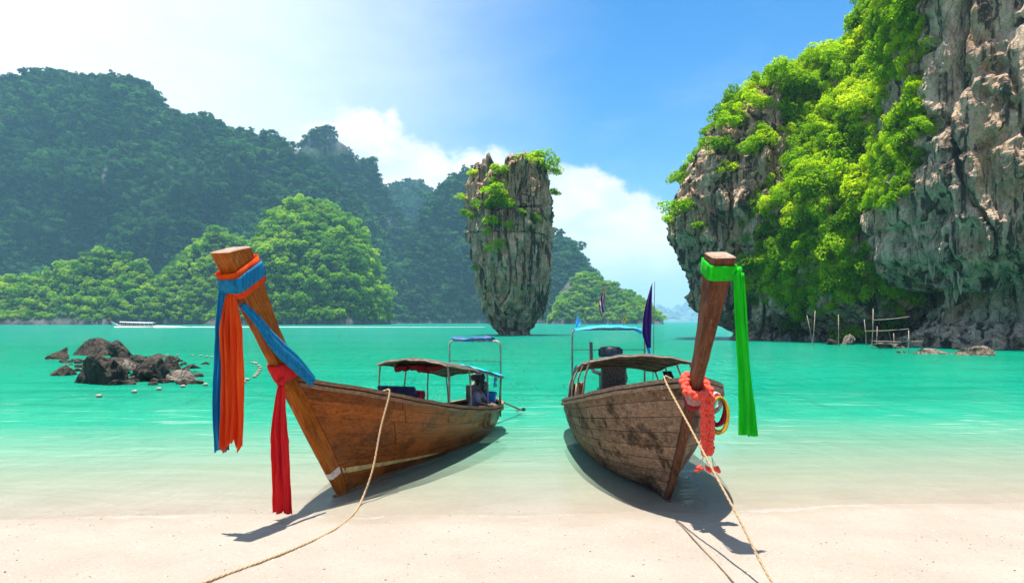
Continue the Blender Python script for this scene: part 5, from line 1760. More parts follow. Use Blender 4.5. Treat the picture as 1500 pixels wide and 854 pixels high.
def garland():
    rng = random.Random(6)
    p0 = 0.555
    ring = RB.stem_corners(p0, 0.075)
    ring_w = [RB.w(q + Vector((0, 0, -0.25 * (q.x - ring[4].x)))) for q in ring]
    root = empty('flower_garland', ring_w[0])
    tag(root, 'coral flower garland looped round the weathered bow', 'garland')
    inv = Matrix.Translation(-root.location)
    rb = MB()
    n = len(ring_w)
    for i in range(n):
        a, b = ring_w[i], ring_w[(i + 1) % n]
        m = max(2, int((b - a).length / 0.035))
        for k in range(m):
            q = inv @ a.lerp(b, k / m)
            for _ in range(3):
                rb.ball(q + Vector((rng.uniform(-1, 1), rng.uniform(-1, 1), rng.uniform(-1, 1))) * 0.04, rng.uniform(0.034, 0.050), 7, 5)
    rb.build('ring', M['coral'], root)
    hang = inv @ ring_w[10] + Vector((0.02, -0.05, -0.02))
    for s in (-1, 0, 1):
        sb = MB()
        for k in range(23):
            z = -0.036 * k
            for _ in range(3):
                sb.ball(hang + Vector((s * 0.058 + 0.006 * math.sin(k), 0.02 * (s == 0), z)) + Vector((rng.uniform(-1, 1), rng.uniform(-1, 1), rng.uniform(-.6, .6))) * 0.018, rng.uniform(0.028, 0.040), 7, 5)
        sb.build('strand', M['coral'], root)
        tb = MB()
        e = hang + Vector((s * 0.058, 0, -0.84))
        for k in range(3):
            x = Vector((s * 0.05 + 0.03 * (k - 1), rng.uniform(-.02, .02), -0.15 + rng.uniform(-.03, .03)))
            tb.tube([e, e + x], 0.004, 5)
        tb.build('thread', M['white_cloth'], root)
        fb = MB()
        for k in range(9):
            fb.ball(e + Vector((s * 0.055 + rng.uniform(-.05, .05), rng.uniform(-.03, .03), -0.17 + rng.uniform(-.03, .03))), rng.uniform(0.02, 0.032), 7, 5)
        fb.build('tassel', M['coral'], root)
garland()

def ribbons():
    """Bundle of older ribbons tied under the garland."""
    specs = [('pale_ribbon', M['pale_ribbon'], 0.490, 0.535, 0.035, 'pale pink ribbon wound on the weathered bow beneath the coral garland'),
             ('crimson_ribbon', M['pink_cloth'], 0.468, 0.492, 0.028, 'crimson ribbon wound lowest on the weathered bow')]
    for nm, mt, a, b, o, lab in specs:
        r_ = scarf(nm, mt, [('wrap', wrap_band(RB, a, b, o, int(a * 100), -0.25))], lab)
        r_['category'] = 'ribbon'
    k = stem_point(RB, 0.50, 8, 0.10)
    def loop(c, w, h, mat, nm, lab, wid, dx):
        mb = MB()
        rng = random.Random(int(w * 1000))
        for s in range(5):
            ph = rng.uniform(-0.02, 0.02)
            mb.tube([Vector((dx + (w + ph) * math.sin(a), wid * (s / 4 - 0.5) + 0.03 * math.sin(a * 2 + s), -(h + ph * 2) * (1 - math.cos(a)) / 2)) for a in frange(0, 2 * math.pi, 29)], 0.017, 6, cap=False)
        o = mb.build(nm, mat, smooth=True)
        o.location = c
        tag(o, lab, 'ribbon')
    loop(k, 0.13, 0.52, M['yellow_cloth'], 'yellow_ribbon', 'yellow ribbon loop hanging beside the coral garland', 0.06, 0.20)
    loop(k + Vector((0, 0.05, 0.02)), 0.095, 0.42, M['pink_cloth'], 'crimson_ribbon', 'crimson ribbon loop inside the yellow ribbon loop', 0.07, 0.20)
    loop(k + Vector((0.02, 0.10, 0.05)), 0.08, 0.26, M['white_cloth'], 'white_ribbon', 'white ribbon loop behind the yellow ribbon loop', 0.08, 0.16)
ribbons()
# ------------------------------------------------------------------ flags on the weathered boat
def flag(bt, base, h, cloth_fn, label, pole_r=0.014, lean=(0, 0)):
    root = empty('flag', bt.w(base))
    tag(root, label, 'flag', 'flags on the weathered boat')
    pb = MB()
    top = Vector((lean[0], lean[1], h))
    pb.tube([Vector((0, 0, -0.05)), top * 0.5, top], [pole_r, pole_r * 0.9, pole_r * 0.6], 7)
    pb.build('pole', M['pole'], root)
    cloth_fn(root, top)
    return root

def limp(root, top, drop, wide, mat, name='cloth', folds=2.0, amp=0.04, start=0.0, taper=0.45, seed=1, dirx=1):
    rows = []
    rng = random.Random(seed)
    ph = rng.uniform(0, 6)
    for j in range(22):
        f = j / 21
        row = []
        w = wide * (taper + (1 - taper) * math.sin(min(1.0, f * 1.15) * math.pi * 0.62))
        if f > 0.8: w *= 1 - 0.5 * (f - 0.8) / 0.2
        for i in range(13):
            u = i / 12
            row.append(Vector((dirx * (0.01 + u * w) - 0.04 * f, amp * math.sin(u * 6.28 * folds + ph + f * 2) * (0.3 + u), top.z - start - drop * f - 0.12 * u * (1 - f))))
        rows.append(row)
    mb = MB(); mb.grid(rows)
    thicken(mb.build(name, mat, root, smooth=True), 0.005)

def thai(root, top):
    # limp striped flag: red, white, blue, white, red bands hanging in folds
    mats = [M['flag_red'], M['white_cloth'], M['navy_cloth'], M['white_cloth'], M['flag_red']]
    bands = [0, 1 / 6, 2 / 6, 4 / 6, 5 / 6, 1]
    for k in range(5):
        rows = []
        for j in range(16):
            f = j / 15
            row = []
            for i in range(5):
                b = bands[k] + (bands[k + 1] - bands[k]) * i / 4
                # b runs down the hoist; the fly end has fallen, so the cloth hangs in diagonal folds
                x = 0.02 + 0.24 * b * math.sin(f * 2.4 + 0.3) * (1 - 0.25 * f)
                row.append(Vector((-x * 0.7, 0.05 * math.sin(f * 9 + b * 7), top.z - 0.03 - 0.30 * b - 0.62 * f)))
            rows.append(row)
        mb = MB(); mb.grid(rows)
        thicken(mb.build('stripe', mats[k], root, smooth=True), 0.005)

flag(RB, (-6.9, -0.10, 2.82), 1.25, thai, 'limp red, white and blue striped flag over the blue awning', 0.010)
flag(RB, (-6.2, 1.05, 1.30), 2.75, lambda r_, t: limp(r_, t, 1.70, 0.24, M['purple_cloth'], 'cloth', 2.2, 0.05, 0.02, 0.15, 3, -1), 'dark purple flag hanging from a pole by the blue awning', 0.013, (0.05, 0.0))
flag(RB, (-6.95, -0.86, 2.80), 0.45, lambda r_, t: limp(r_, t, 0.36, 0.13, M['tarp_aqua'], 'cloth', 1.2, 0.02, 0.0, 0.15, 4, 1), 'small light blue pennant at the left end of the blue awning', 0.008)
flag(RB, (-6.95, 0.42, 2.82), 0.42, lambda r_, t: limp(r_, t, 0.26, 0.09, M['yellow_cloth'], 'cloth', 1.2, 0.02, 0.0, 0.15, 5, 1), 'small yellow pennant at the right end of the blue awning', 0.008)

# ------------------------------------------------------------------ mooring ropes and one rope's shadow
def rope_obj(name, pts, r, mat, label):
    # smooth the path, then lay three strands round it
    P = [Vector(q) for q in pts]
    dense = []
    for i in range(len(P) - 1):
        a, b, c, d = P[max(i - 1, 0)], P[i], P[i + 1], P[min(i + 2, len(P) - 1)]
        m = max(4, int((c - b).length / 0.035))
        for k in range(m):
            t = k / m
            dense.append(0.5 * ((2 * b) + (c - a) * t + (2 * a - 5 * b + 4 * c - d) * t * t + (3 * b - a - 3 * c + d) * t ** 3))
    dense.append(P[-1])
    mb = MB()
    for s in range(3):
        pts2, up = [], Vector((0.3, 0.5, 0.8)).normalized()
        dist = 0
        for i, q in enumerate(dense):
            a = (dense[min(i + 1, len(dense) - 1)] - dense[max(i - 1, 0)]).normalized()
            x = a.cross(up).normalized(); y = x.cross(a)
            if i: dist += (q - dense[i - 1]).length
            ang = dist * 26 + s * 2.094
            pts2.append(q + (x * math.cos(ang) + y * math.sin(ang)) * r * 0.55)
        mb.tube(pts2, r * 0.62, 5)
    o = mb.build(name, mat, smooth=True)
    tag(o, label, 'rope', 'mooring ropes')
    return o

def on_sand(px, py, lift=0.012):
    d = 9.0
    for _ in range(12):
        x = (px - 750) / 1000 * d
        z = float(sand_z(np.array([x]), np.array([d]))[0])
        d = (EYE - z) / ((py - 470.5) / 1000)
    return Vector(((px - 750) / 1000 * d, d, max(z, -0.02) + lift))

def gun_at_px(bt, side, px, off=0.05):
    best = None
    for i in range(400):
        t = i / 399 * 0.9
        q = bt.w(bt.gun(t, side, off, 0.05))
        e = abs(750 + 1000 * q.x / q.y - px)
        if best is None or e < best[0]: best = (e, q, t)
    return best[1], best[2]
ga, ta = gun_at_px(LB, 1, 569)
gi = LB.w(LB.gun(ta, 1, -0.35, -0.12))
land = on_sand(530, 738)
rope_obj('rope_or_rope_shadow', [gi, LB.w(LB.gun(ta, 1, -0.04, 0.055)), ga + Vector((0.02, -0.02, -0.03)), ga.lerp(land, 0.33) + Vector((0.01, 0, -0.03)), ga.lerp(land, 0.68) + Vector((0.03, 0, -0.08)), land + Vector((0, 0, 0.05)),
                          on_sand(515, 756), on_sand(487, 778), on_sand(440, 801), on_sand(385, 823), on_sand(330, 843), on_sand(280, 862), on_sand(200, 890)], 0.017, M['rope'], 'slack tan rope running from the varnished boat down onto the sand')
gb, tb_ = gun_at_px(RB, -1, 974)
gj = RB.w(RB.gun(tb_, -1, -0.3, -0.10))
e2 = on_sand(1152, 884, 0.02)
rope_obj('rope_or_rope_shadow', [gj, RB.w(RB.gun(tb_, -1, -0.04, 0.055)), gb + Vector((0, -0.02, -0.02)), gb.lerp(e2, 0.3) + Vector((0, 0, -0.03)), gb.lerp(e2, 0.65) + Vector((0, 0, -0.04)), e2, e2 + Vector((0.3, -1.0, 0.045))], 0.014, M['rope'], 'taut tan rope from the weathered boat to the lower edge of the beach')
rope_obj('rope_or_rope_shadow', [on_sand(990, 764), on_sand(1005, 778), on_sand(1030, 806), on_sand(1055, 832), on_sand(1078, 858), on_sand(1100, 885)], 0.009, M['rope_dark_and_shadow'], 'thin dark strand on the sand standing in for the taut rope shadow')  # dark strand laid out as the cast shadow of the taut rope

# ------------------------------------------------------------------ things aboard
def in_boat(bt, o):
    o.matrix_world = bt.MW @ o.matrix_world
    return o

def bucket():
    mb = MB()
    mb.lathe((0, 0, 0), [(0.20, 0), (0.215, 0.02), (0.265, 0.46), (0.285, 0.47), (0.285, 0.50), (0.262, 0.50), (0.255, 0.44), (0.20, 0.05)], 22)
    root = empty('water_bucket', LB.w((-6.95, 0.36, 0.60)))
    tag(root, 'big blue plastic bucket near the stern of the varnished boat', 'bucket')
    mb.build('tub', M['bucket'], root, angle=40)
    hb = MB()
    hb.tube([Vector((0.28 * math.cos(a), 0.0 + 0.03 * math.sin(a), 0.48 - 0.16 * abs(math.sin(a)))) for a in frange(0, math.pi, 11)], 0.008, 6)
    hb.build('handle', M['steel'], root)
bucket()

def drum(x, y, z, mat, nm, lab, r_=0.2, h=0.6):
    mb = MB()
    mb.lathe((0, 0, 0), [(r_ * 0.9, 0), (r_, 0.03), (r_, h * 0.3), (r_ * 1.04, h * 0.33), (r_, h * 0.36), (r_, h * 0.64), (r_ * 1.04, h * 0.67), (r_, h * 0.7), (r_, h - 0.04), (r_ * 0.9, h), (r_ * 0.2, h), (r_ * 0.2, h + 0.04)], 18)
    o = mb.build(nm, mat, angle=40)
    o.location = LB.w((x, y, z))
    tag(o, lab, 'drum')
drum(-6.45, 0.30, 0.45, M['engine'], 'fuel_drum', 'black fuel drum between the seated person and the blue bucket', 0.19, 0.60)

def hung(bt, p, w, h, mat, name, label, cat, folds=2.5, along=True, seed=3):
    a = bt.MW.to_3x3() @ (Vector((1, 0, 0)) if along else Vector((0, 1, 0)))
    rows = hang_sheet(bt.w(p), bt.w(p) - Vector((0, 0, h)), w * 0.9, w, a, folds, 0.03, seed, 26, 16, 0.2, 0.02)
    mb = MB(); mb.grid(rows)
    o = mb.build(name, mat, smooth=True)
    thicken(o, 0.008)
    tag(o, label, cat)
hung(LB, (-3.05, -0.40, 1.60), 0.95, 0.42, M['navy_cloth'], 'hanging_cloth', 'dark navy cloth hung across the front of the varnished boat canopy', 'cloth', 4, False, 5)
hung(LB, (-3.07, 0.12, 1.52), 0.30, 0.36, M['pink_cloth'], 'hanging_cloth', 'maroon cloth hung beside the navy cloth under the canopy', 'cloth', 2, False, 6)
hung(LB, (-5.5, 0.76, 1.72), 0.15, 0.42, M['teal_cloth'], 'hanging_towel', 'dark teal towel hanging from the canopy edge above the seated person', 'towel', 1.3, True, 7)
hung(LB, (-6.5, 0.76, 1.56), 0.13, 0.24, M['tarp_aqua'], 'hanging_towel', 'small faded blue rag hanging from the canopy by the fuel drum', 'rag', 1.3, True, 8)
hung(RB, (-2.7, 0.62, 1.98), 0.20, 0.24, M['engine'], 'hanging_cloth', 'black cloth bundle hung at the front edge of the weathered boat canopy', 'cloth', 1.6, False, 9)

def life_vests():
    rng = random.Random(2)
    for i, (x, y, lab) in enumerate(((-3.5, -0.45, 'red life vest stowed under the canopy at its left edge'), (-3.6, -0.12, 'red life vest stowed under the canopy, second from its left edge'), (-3.75, 0.20, 'dark red life vest stowed under the middle of the canopy'), (-4.4, -0.25, 'red life vest stowed deepest under the canopy'))):
        mb = MB()
        c = Vector((0, 0, 0))
        for sgn in (-1, 1):
            mb.box(c + Vector((0.0, sgn * 0.085, 0)), (0.46, 0.15, 0.09), bev=0.03)
            mb.box(c + Vector((0.05, sgn * 0.085, -0.055)), (0.30, 0.13, 0.035), bev=0.02)
        mb.box(c + Vector((0.20, 0, 0)), (0.10, 0.30, 0.08), bev=0.03)
        o = mb.build('life_vest', M['canvas_red'])
        u = y / 0.80
        zz = float(crL(x)) - 0.13 * u * u - 0.13
        o.location = LB.w((x, y, zz))
        o.rotation_euler = (0.25 * (-y), 0.1, LB.ang + rng.uniform(-.3, .3))
        tag(o, lab, 'life vest', 'life vests under the canopy')
life_vests()

def crates():
    for x, y, z, lab, mt in ((-7.3, -0.30, 0.55, 'orange tool crate at the stern of the weathered boat', M['orange_paint']), (-7.2, 0.30, 0.55, 'grey crate at the stern of the weathered boat', M['engine_grey'])):
        mb = MB()
        for k in range(3):
            for s in (-1, 1):
                mb.box((0, s * 0.16, 0.06 + 0.11 * k), (0.42, 0.02, 0.09)); mb.box((s * 0.20, 0, 0.06 + 0.11 * k), (0.02, 0.30, 0.09))
        mb.box((0, 0, 0.01), (0.40, 0.30, 0.02))
        o = mb.build('crate', mt)
        o.location = RB.w((x, y, z)); o.rotation_euler = (0, 0, RB.ang + 0.2)
        tag(o, lab, 'crate')
    # coils of hose and line over the stern quarter
    for i, (y, mt, lab, r_) in enumerate(((-0.86, M['rope'], 'tan rope coil hung on the stern quarter of the weathered boat', 0.20), (-0.95, M['engine'], 'black tyre fender hung at the stern corner of the weathered boat', 0.17), (-0.72, M['orange_paint'], 'orange hose coil at the stern of the weathered boat', 0.16))):
        mb = MB()
        for k in range(4 if i != 1 else 1):
            rr = r_ + 0.012 * k
            mb.tube([Vector((0.02 * k + 0.01 * math.sin(3 * a), rr * math.cos(a), rr * math.sin(a) * 1.25)) for a in frange(0, 2 * math.pi, 25)], 0.012 if i != 1 else 0.055, 7, cap=False)
        o = mb.build('rope_coil' if i == 0 else ('tyre_fender' if i == 1 else 'hose_coil'), mt, smooth=True)
        o.location = RB.w((-6.9 - 0.32 * i, y, 1.08)); o.rotation_euler = (0.2, 0.1, RB.ang + 1.2)
        tag(o, lab, 'coil' if i != 1 else 'fender')
crates()

# ------------------------------------------------------------------ seated person
def skinned(name, joints, bones, mat, parent, sub=2):
    me = bpy.data.meshes.new(name)
    idx = {k: i for i, k in enumerate(joints)}
    me.from_pydata([joints[k][0] for k in joints], [(idx[a], idx[b]) for a, b in bones], [])
    o = bpy.data.objects.new(name, me)
    COL.objects.link(o)
    o.modifiers.new('skin', 'SKIN')
    sv = me.skin_vertices[0].data
    for i, k in enumerate(joints):
        r_ = joints[k][1]
        sv[i].radius = r_ if hasattr(r_, '__len__') else (r_, r_)
    sv[0].use_root = True
    s = o.modifiers.new('sub', 'SUBSURF'); s.levels = sub; s.render_levels = sub
    dg = bpy.context.evaluated_depsgraph_get()
    m2 = bpy.data.meshes.new_from_object(o.evaluated_get(dg))
    bpy.data.objects.remove(o)
    m2.materials.clear(); m2.materials.append(mat)
    m2.polygons.foreach_set('use_smooth', [True] * len(m2.polygons))
    m2.name = name
    ob = mobj(name, m2, parent)
    return ob

def person():
    # local: +x is the way the person faces; seat at z = 0
    root = empty('person', LB.w((-5.62, 0.42, 0.70)))
    root.rotation_euler = (0, 0, R(-18))
    tag(root, 'person in a grey shirt and cap sitting hunched in the varnished boat', 'person')
    J = {'pelvis': ((0, 0, 0.10), 0.125), 'waist': ((0.04, 0, 0.24), (0.12, 0.10)), 'chest': ((0.13, 0, 0.42), (0.15, 0.11)), 'neck0': ((0.22, 0, 0.54), 0.07), 'neck': ((0.26, 0, 0.60), 0.052),
         'skull': ((0.31, 0, 0.69), 0.088), 'crown': ((0.315, 0, 0.76), 0.075), 'chin': ((0.375, 0, 0.645), 0.045), 'nose': ((0.405, 0, 0.695), 0.022)}
    bones = [('pelvis', 'waist'), ('waist', 'chest'), ('chest', 'neck0'), ('neck0', 'neck'), ('neck', 'skull'), ('skull', 'crown'), ('skull', 'chin'), ('skull', 'nose')]
    for s, n in ((1, 'l'), (-1, 'r')):
        J.update({n + 'sh': ((0.17, s * 0.17, 0.49), 0.062), n + 'el': ((0.32, s * 0.22, 0.28), 0.046), n + 'wr': ((0.52, s * 0.10, 0.24), 0.034), n + 'palm': ((0.60, s * 0.07, 0.235), (0.038, 0.022)),
                  n + 'hip': ((0.04, s * 0.10, 0.08), 0.09), n + 'kn': ((0.46, s * 0.17, 0.16), 0.062), n + 'an': ((0.40, s * 0.16, -0.26), 0.042), n + 'heel': ((0.38, s * 0.16, -0.31), 0.036), n + 'toe': ((0.56, s * 0.17, -0.325), (0.036, 0.024))})
        bones += [('neck0', n + 'sh'), (n + 'sh', n + 'el'), (n + 'el', n + 'wr'), (n + 'wr', n + 'palm'), ('pelvis', n + 'hip'), (n + 'hip', n + 'kn'), (n + 'kn', n + 'an'), (n + 'an', n + 'heel'), (n + 'heel', n + 'toe')]
        for q, (dy, ln, dz) in enumerate(((0.026, 0.070, -0.01), (0.010, 0.082, -0.012), (-0.008, 0.078, -0.014), (-0.024, 0.062, -0.016))):
            J[f'{n}f{q}'] = ((0.60 + ln * 0.6, s * 0.07 + dy, 0.235 + dz * 0.5), 0.0095); J[f'{n}t{q}'] = ((0.60 + ln, s * 0.07 + dy * 1.1, 0.215 + dz * 2), 0.008)
            bones += [(n + 'palm', f'{n}f{q}'), (f'{n}f{q}', f'{n}t{q}')]
        J[n + 'th'] = ((0.585, s * 0.07 - s * 0.042, 0.225), 0.011); J[n + 'tt'] = ((0.625, s * 0.07 - s * 0.055, 0.21), 0.009)
        bones += [(n + 'palm', n + 'th'), (n + 'th', n + 'tt')]
    body = skinned('body', J, bones, M['skin'], root)
    S = {'pelvis': ((0, 0, 0.12), 0.145), 'waist': ((0.04, 0, 0.24), (0.145, 0.125)), 'chest': ((0.13, 0, 0.42), (0.175, 0.135)), 'neck0': ((0.21, 0, 0.52), 0.092)}
    sb = [('pelvis', 'waist'), ('waist', 'chest'), ('chest', 'neck0')]
    for s, n in ((1, 'l'), (-1, 'r')):
        S.update({n + 'sh': ((0.17, s * 0.17, 0.49), 0.082), n + 'el': ((0.30, s * 0.215, 0.30), 0.066)})
        sb += [('neck0', n + 'sh'), (n + 'sh', n + 'el')]
    skinned('shirt', S, sb, M['shirt'], root)
    H = {'pelvis': ((0, 0, 0.09), 0.145)}
    hb = []
    for s, n in ((1, 'l'), (-1, 'r')):
        H.update({n + 'hip': ((0.05, s * 0.10, 0.08), 0.11), n + 'kn': ((0.42, s * 0.165, 0.155), 0.082)})
        hb += [('pelvis', n + 'hip'), (n + 'hip', n + 'kn')]
    skinned('shorts', H, hb, M['shorts'], root)
    cb = MB()
    cb.lathe((0.312, 0, 0.715), [(0.098, 0), (0.102, 0.03), (0.095, 0.075), (0.065, 0.105), (0.02, 0.115)], 16)
    cb.box((0.42, 0, 0.722), (0.11, 0.13, 0.012), bev=0.04)
    cb.build('cap', M['cap'], root, smooth=True)
person()

# ------------------------------------------------------------------ tour boat far across the bay, with its wake
def tour_boat():
    D = 345.0
    c = at(195, 479.2, D); c.z = 0
    root = empty('tour_boat', c, (0, 0, R(180)))
    tag(root, 'long white-roofed tour boat crossing in front of the wooded mound', 'boat')
    L = 23.0
    rows = []
    for i in range(30):
        f = i / 29                        # 0 stern, 1 bow
        x = -L / 2 + L * f
        b = 1.3 * (0.75 + 0.25 * math.sin(f * 2.4)) * (1 - max(0, (f - 0.62) / 0.38) ** 2.0 * 0.95)
        z = 0.75 + 0.2 * f + 2.6 * max(0, (f - 0.72) / 0.28) ** 2.2
        k = -0.3 + 2.9 * max(0, (f - 0.82) / 0.18) ** 1.6
        rows.append([Vector((x, -b, z)), Vector((x, -b * 0.8, (z + k) / 2 - 0.1)), Vector((x, 0, k)), Vector((x, b * 0.8, (z + k) / 2 - 0.1)), Vector((x, b, z))])
    mb = MB(); mb.grid(rows); mb.add(rows[0], [(0, 1, 2, 3, 4)])
    mb.build('hull', M['white_paint'], root, smooth=True)
    rb = MB(); rb.grid([[r_[0] + Vector((0, -0.03, -0.28)), r_[0] + Vector((0, -0.03, 0.04))] for r_ in rows]); rb.grid([[r_[4] + Vector((0, 0.03, -0.28)), r_[4] + Vector((0, 0.03, 0.04))] for r_ in rows])
    rb.build('rail_stripe', M['red_paint'], root)
    cb = MB()
    cb.grid([[Vector((-L / 2 + 0.8 + (L - 6.0) * i / 11, 1.25 * u, 2.35 + 0.45 * (i / 11) ** 2 - 0.25 * u * u)) for u in frange(-1, 1, 9)] for i in range(12)])
    thicken(cb.build('canopy', M['white_paint'], root, smooth=True), 0.1)
    for i in range(9):
        for s in (-1, 1):
            x = -L / 2 + 1.0 + (L - 6.6) * i / 8
            pb = MB(); pb.tube([Vector((x, s * 1.15, 0.6)), Vector((x, s * 1.15, 2.2 + 0.4 * (i / 8) ** 2))], 0.06, 5)
            pb.build('post', M['white_paint'], root)
    sb = MB(); sb.tube([Vector((L / 2 - 0.4, 0, 2.6)), Vector((L / 2 + 0.3, 0, 4.0)), Vector((L / 2 + 0.5, 0, 4.9))], [0.28, 0.22, 0.20], 8)
    sb.build('stem', M['red_paint'], root)
    eb = MB(); eb.box((-L / 2 + 0.2, 0, 1.1), (1.2, 0.7, 0.8), bev=0.1); eb.tube([Vector((-L / 2 - 0.2, 0, 1.0)), Vector((-L / 2 - 5.0, 0, 0.3))], 0.09, 6)
    eb.build('engine', M['engine'], root)
    # passengers under the canopy
    rng = random.Random(9)
    PN = ['first', 'second', 'third', 'fourth', 'fifth', 'sixth', 'seventh', 'eighth', 'ninth', 'tenth', 'eleventh']
    for i in range(11):
        x = -L / 2 + 2.0 + 1.35 * i
        J = {'hip': ((x, rng.choice((-.45, .45)), 0.62), 0.20)}
        y = J['hip'][0][1]
        J.update({'chest': ((x + 0.03, y, 1.02), (0.23, 0.16)), 'neck': ((x + 0.04, y, 1.25), 0.07), 'head': ((x + 0.06, y, 1.42), 0.115), 'la': ((x + 0.05, y + 0.27, 1.05), 0.07), 'ra': ((x + 0.05, y - 0.27, 1.05), 0.07), 'knee': ((x + 0.45, y, 0.66), 0.11)})
        o = skinned('person', J, [('hip', 'chest'), ('chest', 'neck'), ('neck', 'head'), ('chest', 'la'), ('chest', 'ra'), ('hip', 'knee')], [M['red_paint'], M['dark_people'], M['shirt'], M['white_cloth'], M['orange_paint']][i % 5], None, 1)
        o.matrix_world = Matrix.Translation(c) @ Matrix.Rotation(R(180), 4, 'Z')
        tag(o, f'{PN[i]} passenger from the stern of the far tour boat', 'person', 'passengers on the tour boat')
    # wake
    wb = MB()
    rng = random.Random(10)
    def strip(x0, x1, y, w0, w1, n, lift):
        rows = []
        for i in range(n):
            f = i / (n - 1)
            x = x0 + (x1 - x0) * f
            w = (w0 + (w1 - w0) * f) * (0.75 + 0.5 * rng.random())
            rows.append([Vector((x, y - w, 0.02)), Vector((x, y - w * 0.3, lift * (1 - f) + 0.05)), Vector((x, y + w * 0.3, lift * (1 - f) * 0.9 + 0.05)), Vector((x, y + w, 0.02))])
        wb.grid(rows)
    strip(c.x + 11.0, c.x + 30, c.y, 1.6, 1.1, 30, 0.8)
    strip(c.x + 29.9, c.x + 178, c.y + 0.2, 1.1, 0.5, 140, 0.12)
    strip(c.x - 8.5, c.x + 11.2, c.y - 1.9, 0.25, 0.7, 26, 0.25)
    o = wb.build('boat_wake', M['foam'], smooth=True)
    tag(o, 'long white wake trailing behind the tour boat', 'wake', kind='stuff')
tour_boat()

# ------------------------------------------------------------------ rocks by the left shore
def rock(c, r, seed, mat, label, group, name='boulder', cat='rock', sharp=0.38):
    rng = np.random.default_rng(seed)
    bm = bmesh.new()
    bmesh.ops.create_icosphere(bm, subdivisions=4, radius=1.0)
    V = np.array([v.co[:] for v in bm.verts])
    # angular facets: cut by random planes, then roughen
    for _ in range(11):
        n = rng.normal(size=3) * np.array([1, 1, 0.8]); n /= np.linalg.norm(n)
        d = rng.uniform(0.30, 0.80)
        k = V @ n - d
        V = V - np.clip(k, 0, None)[:, None] * n * 0.92
    V += (0.22 * fbm(V * 1.8 + seed, 4, seed))[:, None] * V
    V += (0.09 * ridged(V * 3.5 + seed, 4, seed + 2))[:, None] * V
    V[:, 0] += 0.25 * V[:, 2] * rng.uniform(-1, 1)
    V *= np.array(r)
    a = rng.uniform(0, 6.28)
    ca, sa = math.cos(a) * 0.25 + 0.97, 0
    for v, q in zip(bm.verts, V): v.co = q
    me = bpy.data.meshes.new(name)
    bm.to_mesh(me); bm.free()
    me.materials.append(mat)
    o = mobj(name, me)
    o.location = c
    o.rotation_euler = (rng.uniform(-.15, .15), rng.uniform(-.2, .2), rng.uniform(-.3, .3))
    tag(o, label, cat, group)
    return o

ROCKS = [  # centre px, base py, width px, height px, material, label
    (137, 565, 84, 48, 'rock_shore', 'large dark angular boulder nearest the beach on the left'),
    (122, 523, 66, 26, 'rock_shore', 'dark boulder at the back left of the shore rocks'),
    (150, 541, 62, 26, 'rock_shore', 'dark boulder behind the largest shore boulder'),
    (172, 527, 46, 30, 'rock_shore', 'pointed dark boulder, the tallest at the back of the shore rocks'),
    (183, 545, 40, 20, 'rock_pale', 'brown boulder in the middle of the shore rocks'),
    (160, 553, 34, 14, 'rock_shore', 'low dark rock between the boulders'),
    (220, 560, 58, 33, 'rock_shore', 'dark wedge-shaped boulder in front of the shore rocks'),
    (262, 562, 52, 17, 'rock_pale', 'pale brown rounded rock at the right end of the shore rocks'),
    (252, 543, 34, 22, 'rock_shore', 'dark boulder behind the pale rounded rock'),
    (226, 544, 44, 17, 'rock_shore', 'brown rock left of the dark boulder behind the wedge'),
    (278, 542, 28, 8, 'rock_shore', 'low flat rock awash right of the boulders'),
    (299, 536, 18, 5, 'rock_shore', 'smallest rock awash furthest right of the boulders'),
    (222, 527, 44, 6, 'rock_shore', 'long flat rock behind the shore boulders'),
    (178, 560, 18, 8, 'rock_pale', 'small brown stone beside the wedge-shaped boulder'),
    (200, 535, 30, 14, 'rock_shore', 'dark rock right of the pointed boulder'),
    (126, 545, 30, 12, 'rock_shore', 'small dark rock wedged left behind the largest boulder'),
    (243, 533, 26, 10, 'rock_shore', 'small jagged rock above the dark boulder behind the pale rock'),
    (196, 562, 22, 8, 'rock_shore', 'low stone just left of the wedge-shaped boulder'),
    (208, 548, 24, 14, 'rock_pale', 'brown stone above the wedge-shaped boulder'),
    (86, 552, 46, 22, 'rock_shore', 'dark boulder at the far left edge of the shore rocks'),
    (78, 528, 44, 18, 'rock_shore', 'dark rock mass behind the far left boulder'),
]
for i, (px, py, w, h, mt, lab) in enumerate(ROCKS):
    d = 1000 * EYE / (py - 470.5 - 2)
    rw, rh = w / 2000 * d * 1.12, h / 1000 * d
    c = at(px, py, d); c.z = rh * 0.08
    rock(c + Vector((0, rw * 0.5, 0)), (rw * 1.1, rw * 0.85, rh * 0.88), 60 + i, M[mt], lab, 'boulders off the left beach')

def rubble():
    rng = np.random.default_rng(44)
    mb = MB()
    for _ in range(150):
        px, py = rng.uniform(95, 290), rng.uniform(530, 566)
        if fbm(np.array([[px * 0.02, py * 0.05, 0.0]]), 3, 5)[0] < -0.1: continue
        d = 1000 * EYE / (py - 470.5 - 2)
        c = at(px, py, d); c.z = 0.02
        r_ = rng.uniform(0.10, 0.34)
        V = []
        for q in range(14):
            v = Vector(rng.normal(size=3)); v.normalize()
            V.append(v)
        bm = bmesh.new()
        for v in V: bm.verts.new((v.x * r_ * 1.3, v.y * r_, v.z * r_ * 0.75))
        bmesh.ops.convex_hull(bm, input=bm.verts)
        bm.verts.index_update()
        used = [v for v in bm.verts if v.link_faces]
        ix = {v: i for i, v in enumerate(used)}
        mb.add([v.co + c for v in used], [tuple(ix[v] for v in f.verts) for f in bm.faces])
        bm.free()
    o = mb.build('rock_rubble', M['rock_shore'])
    tag(o, 'loose dark stones lying between the shore boulders', 'rubble', kind='stuff')
rubble()

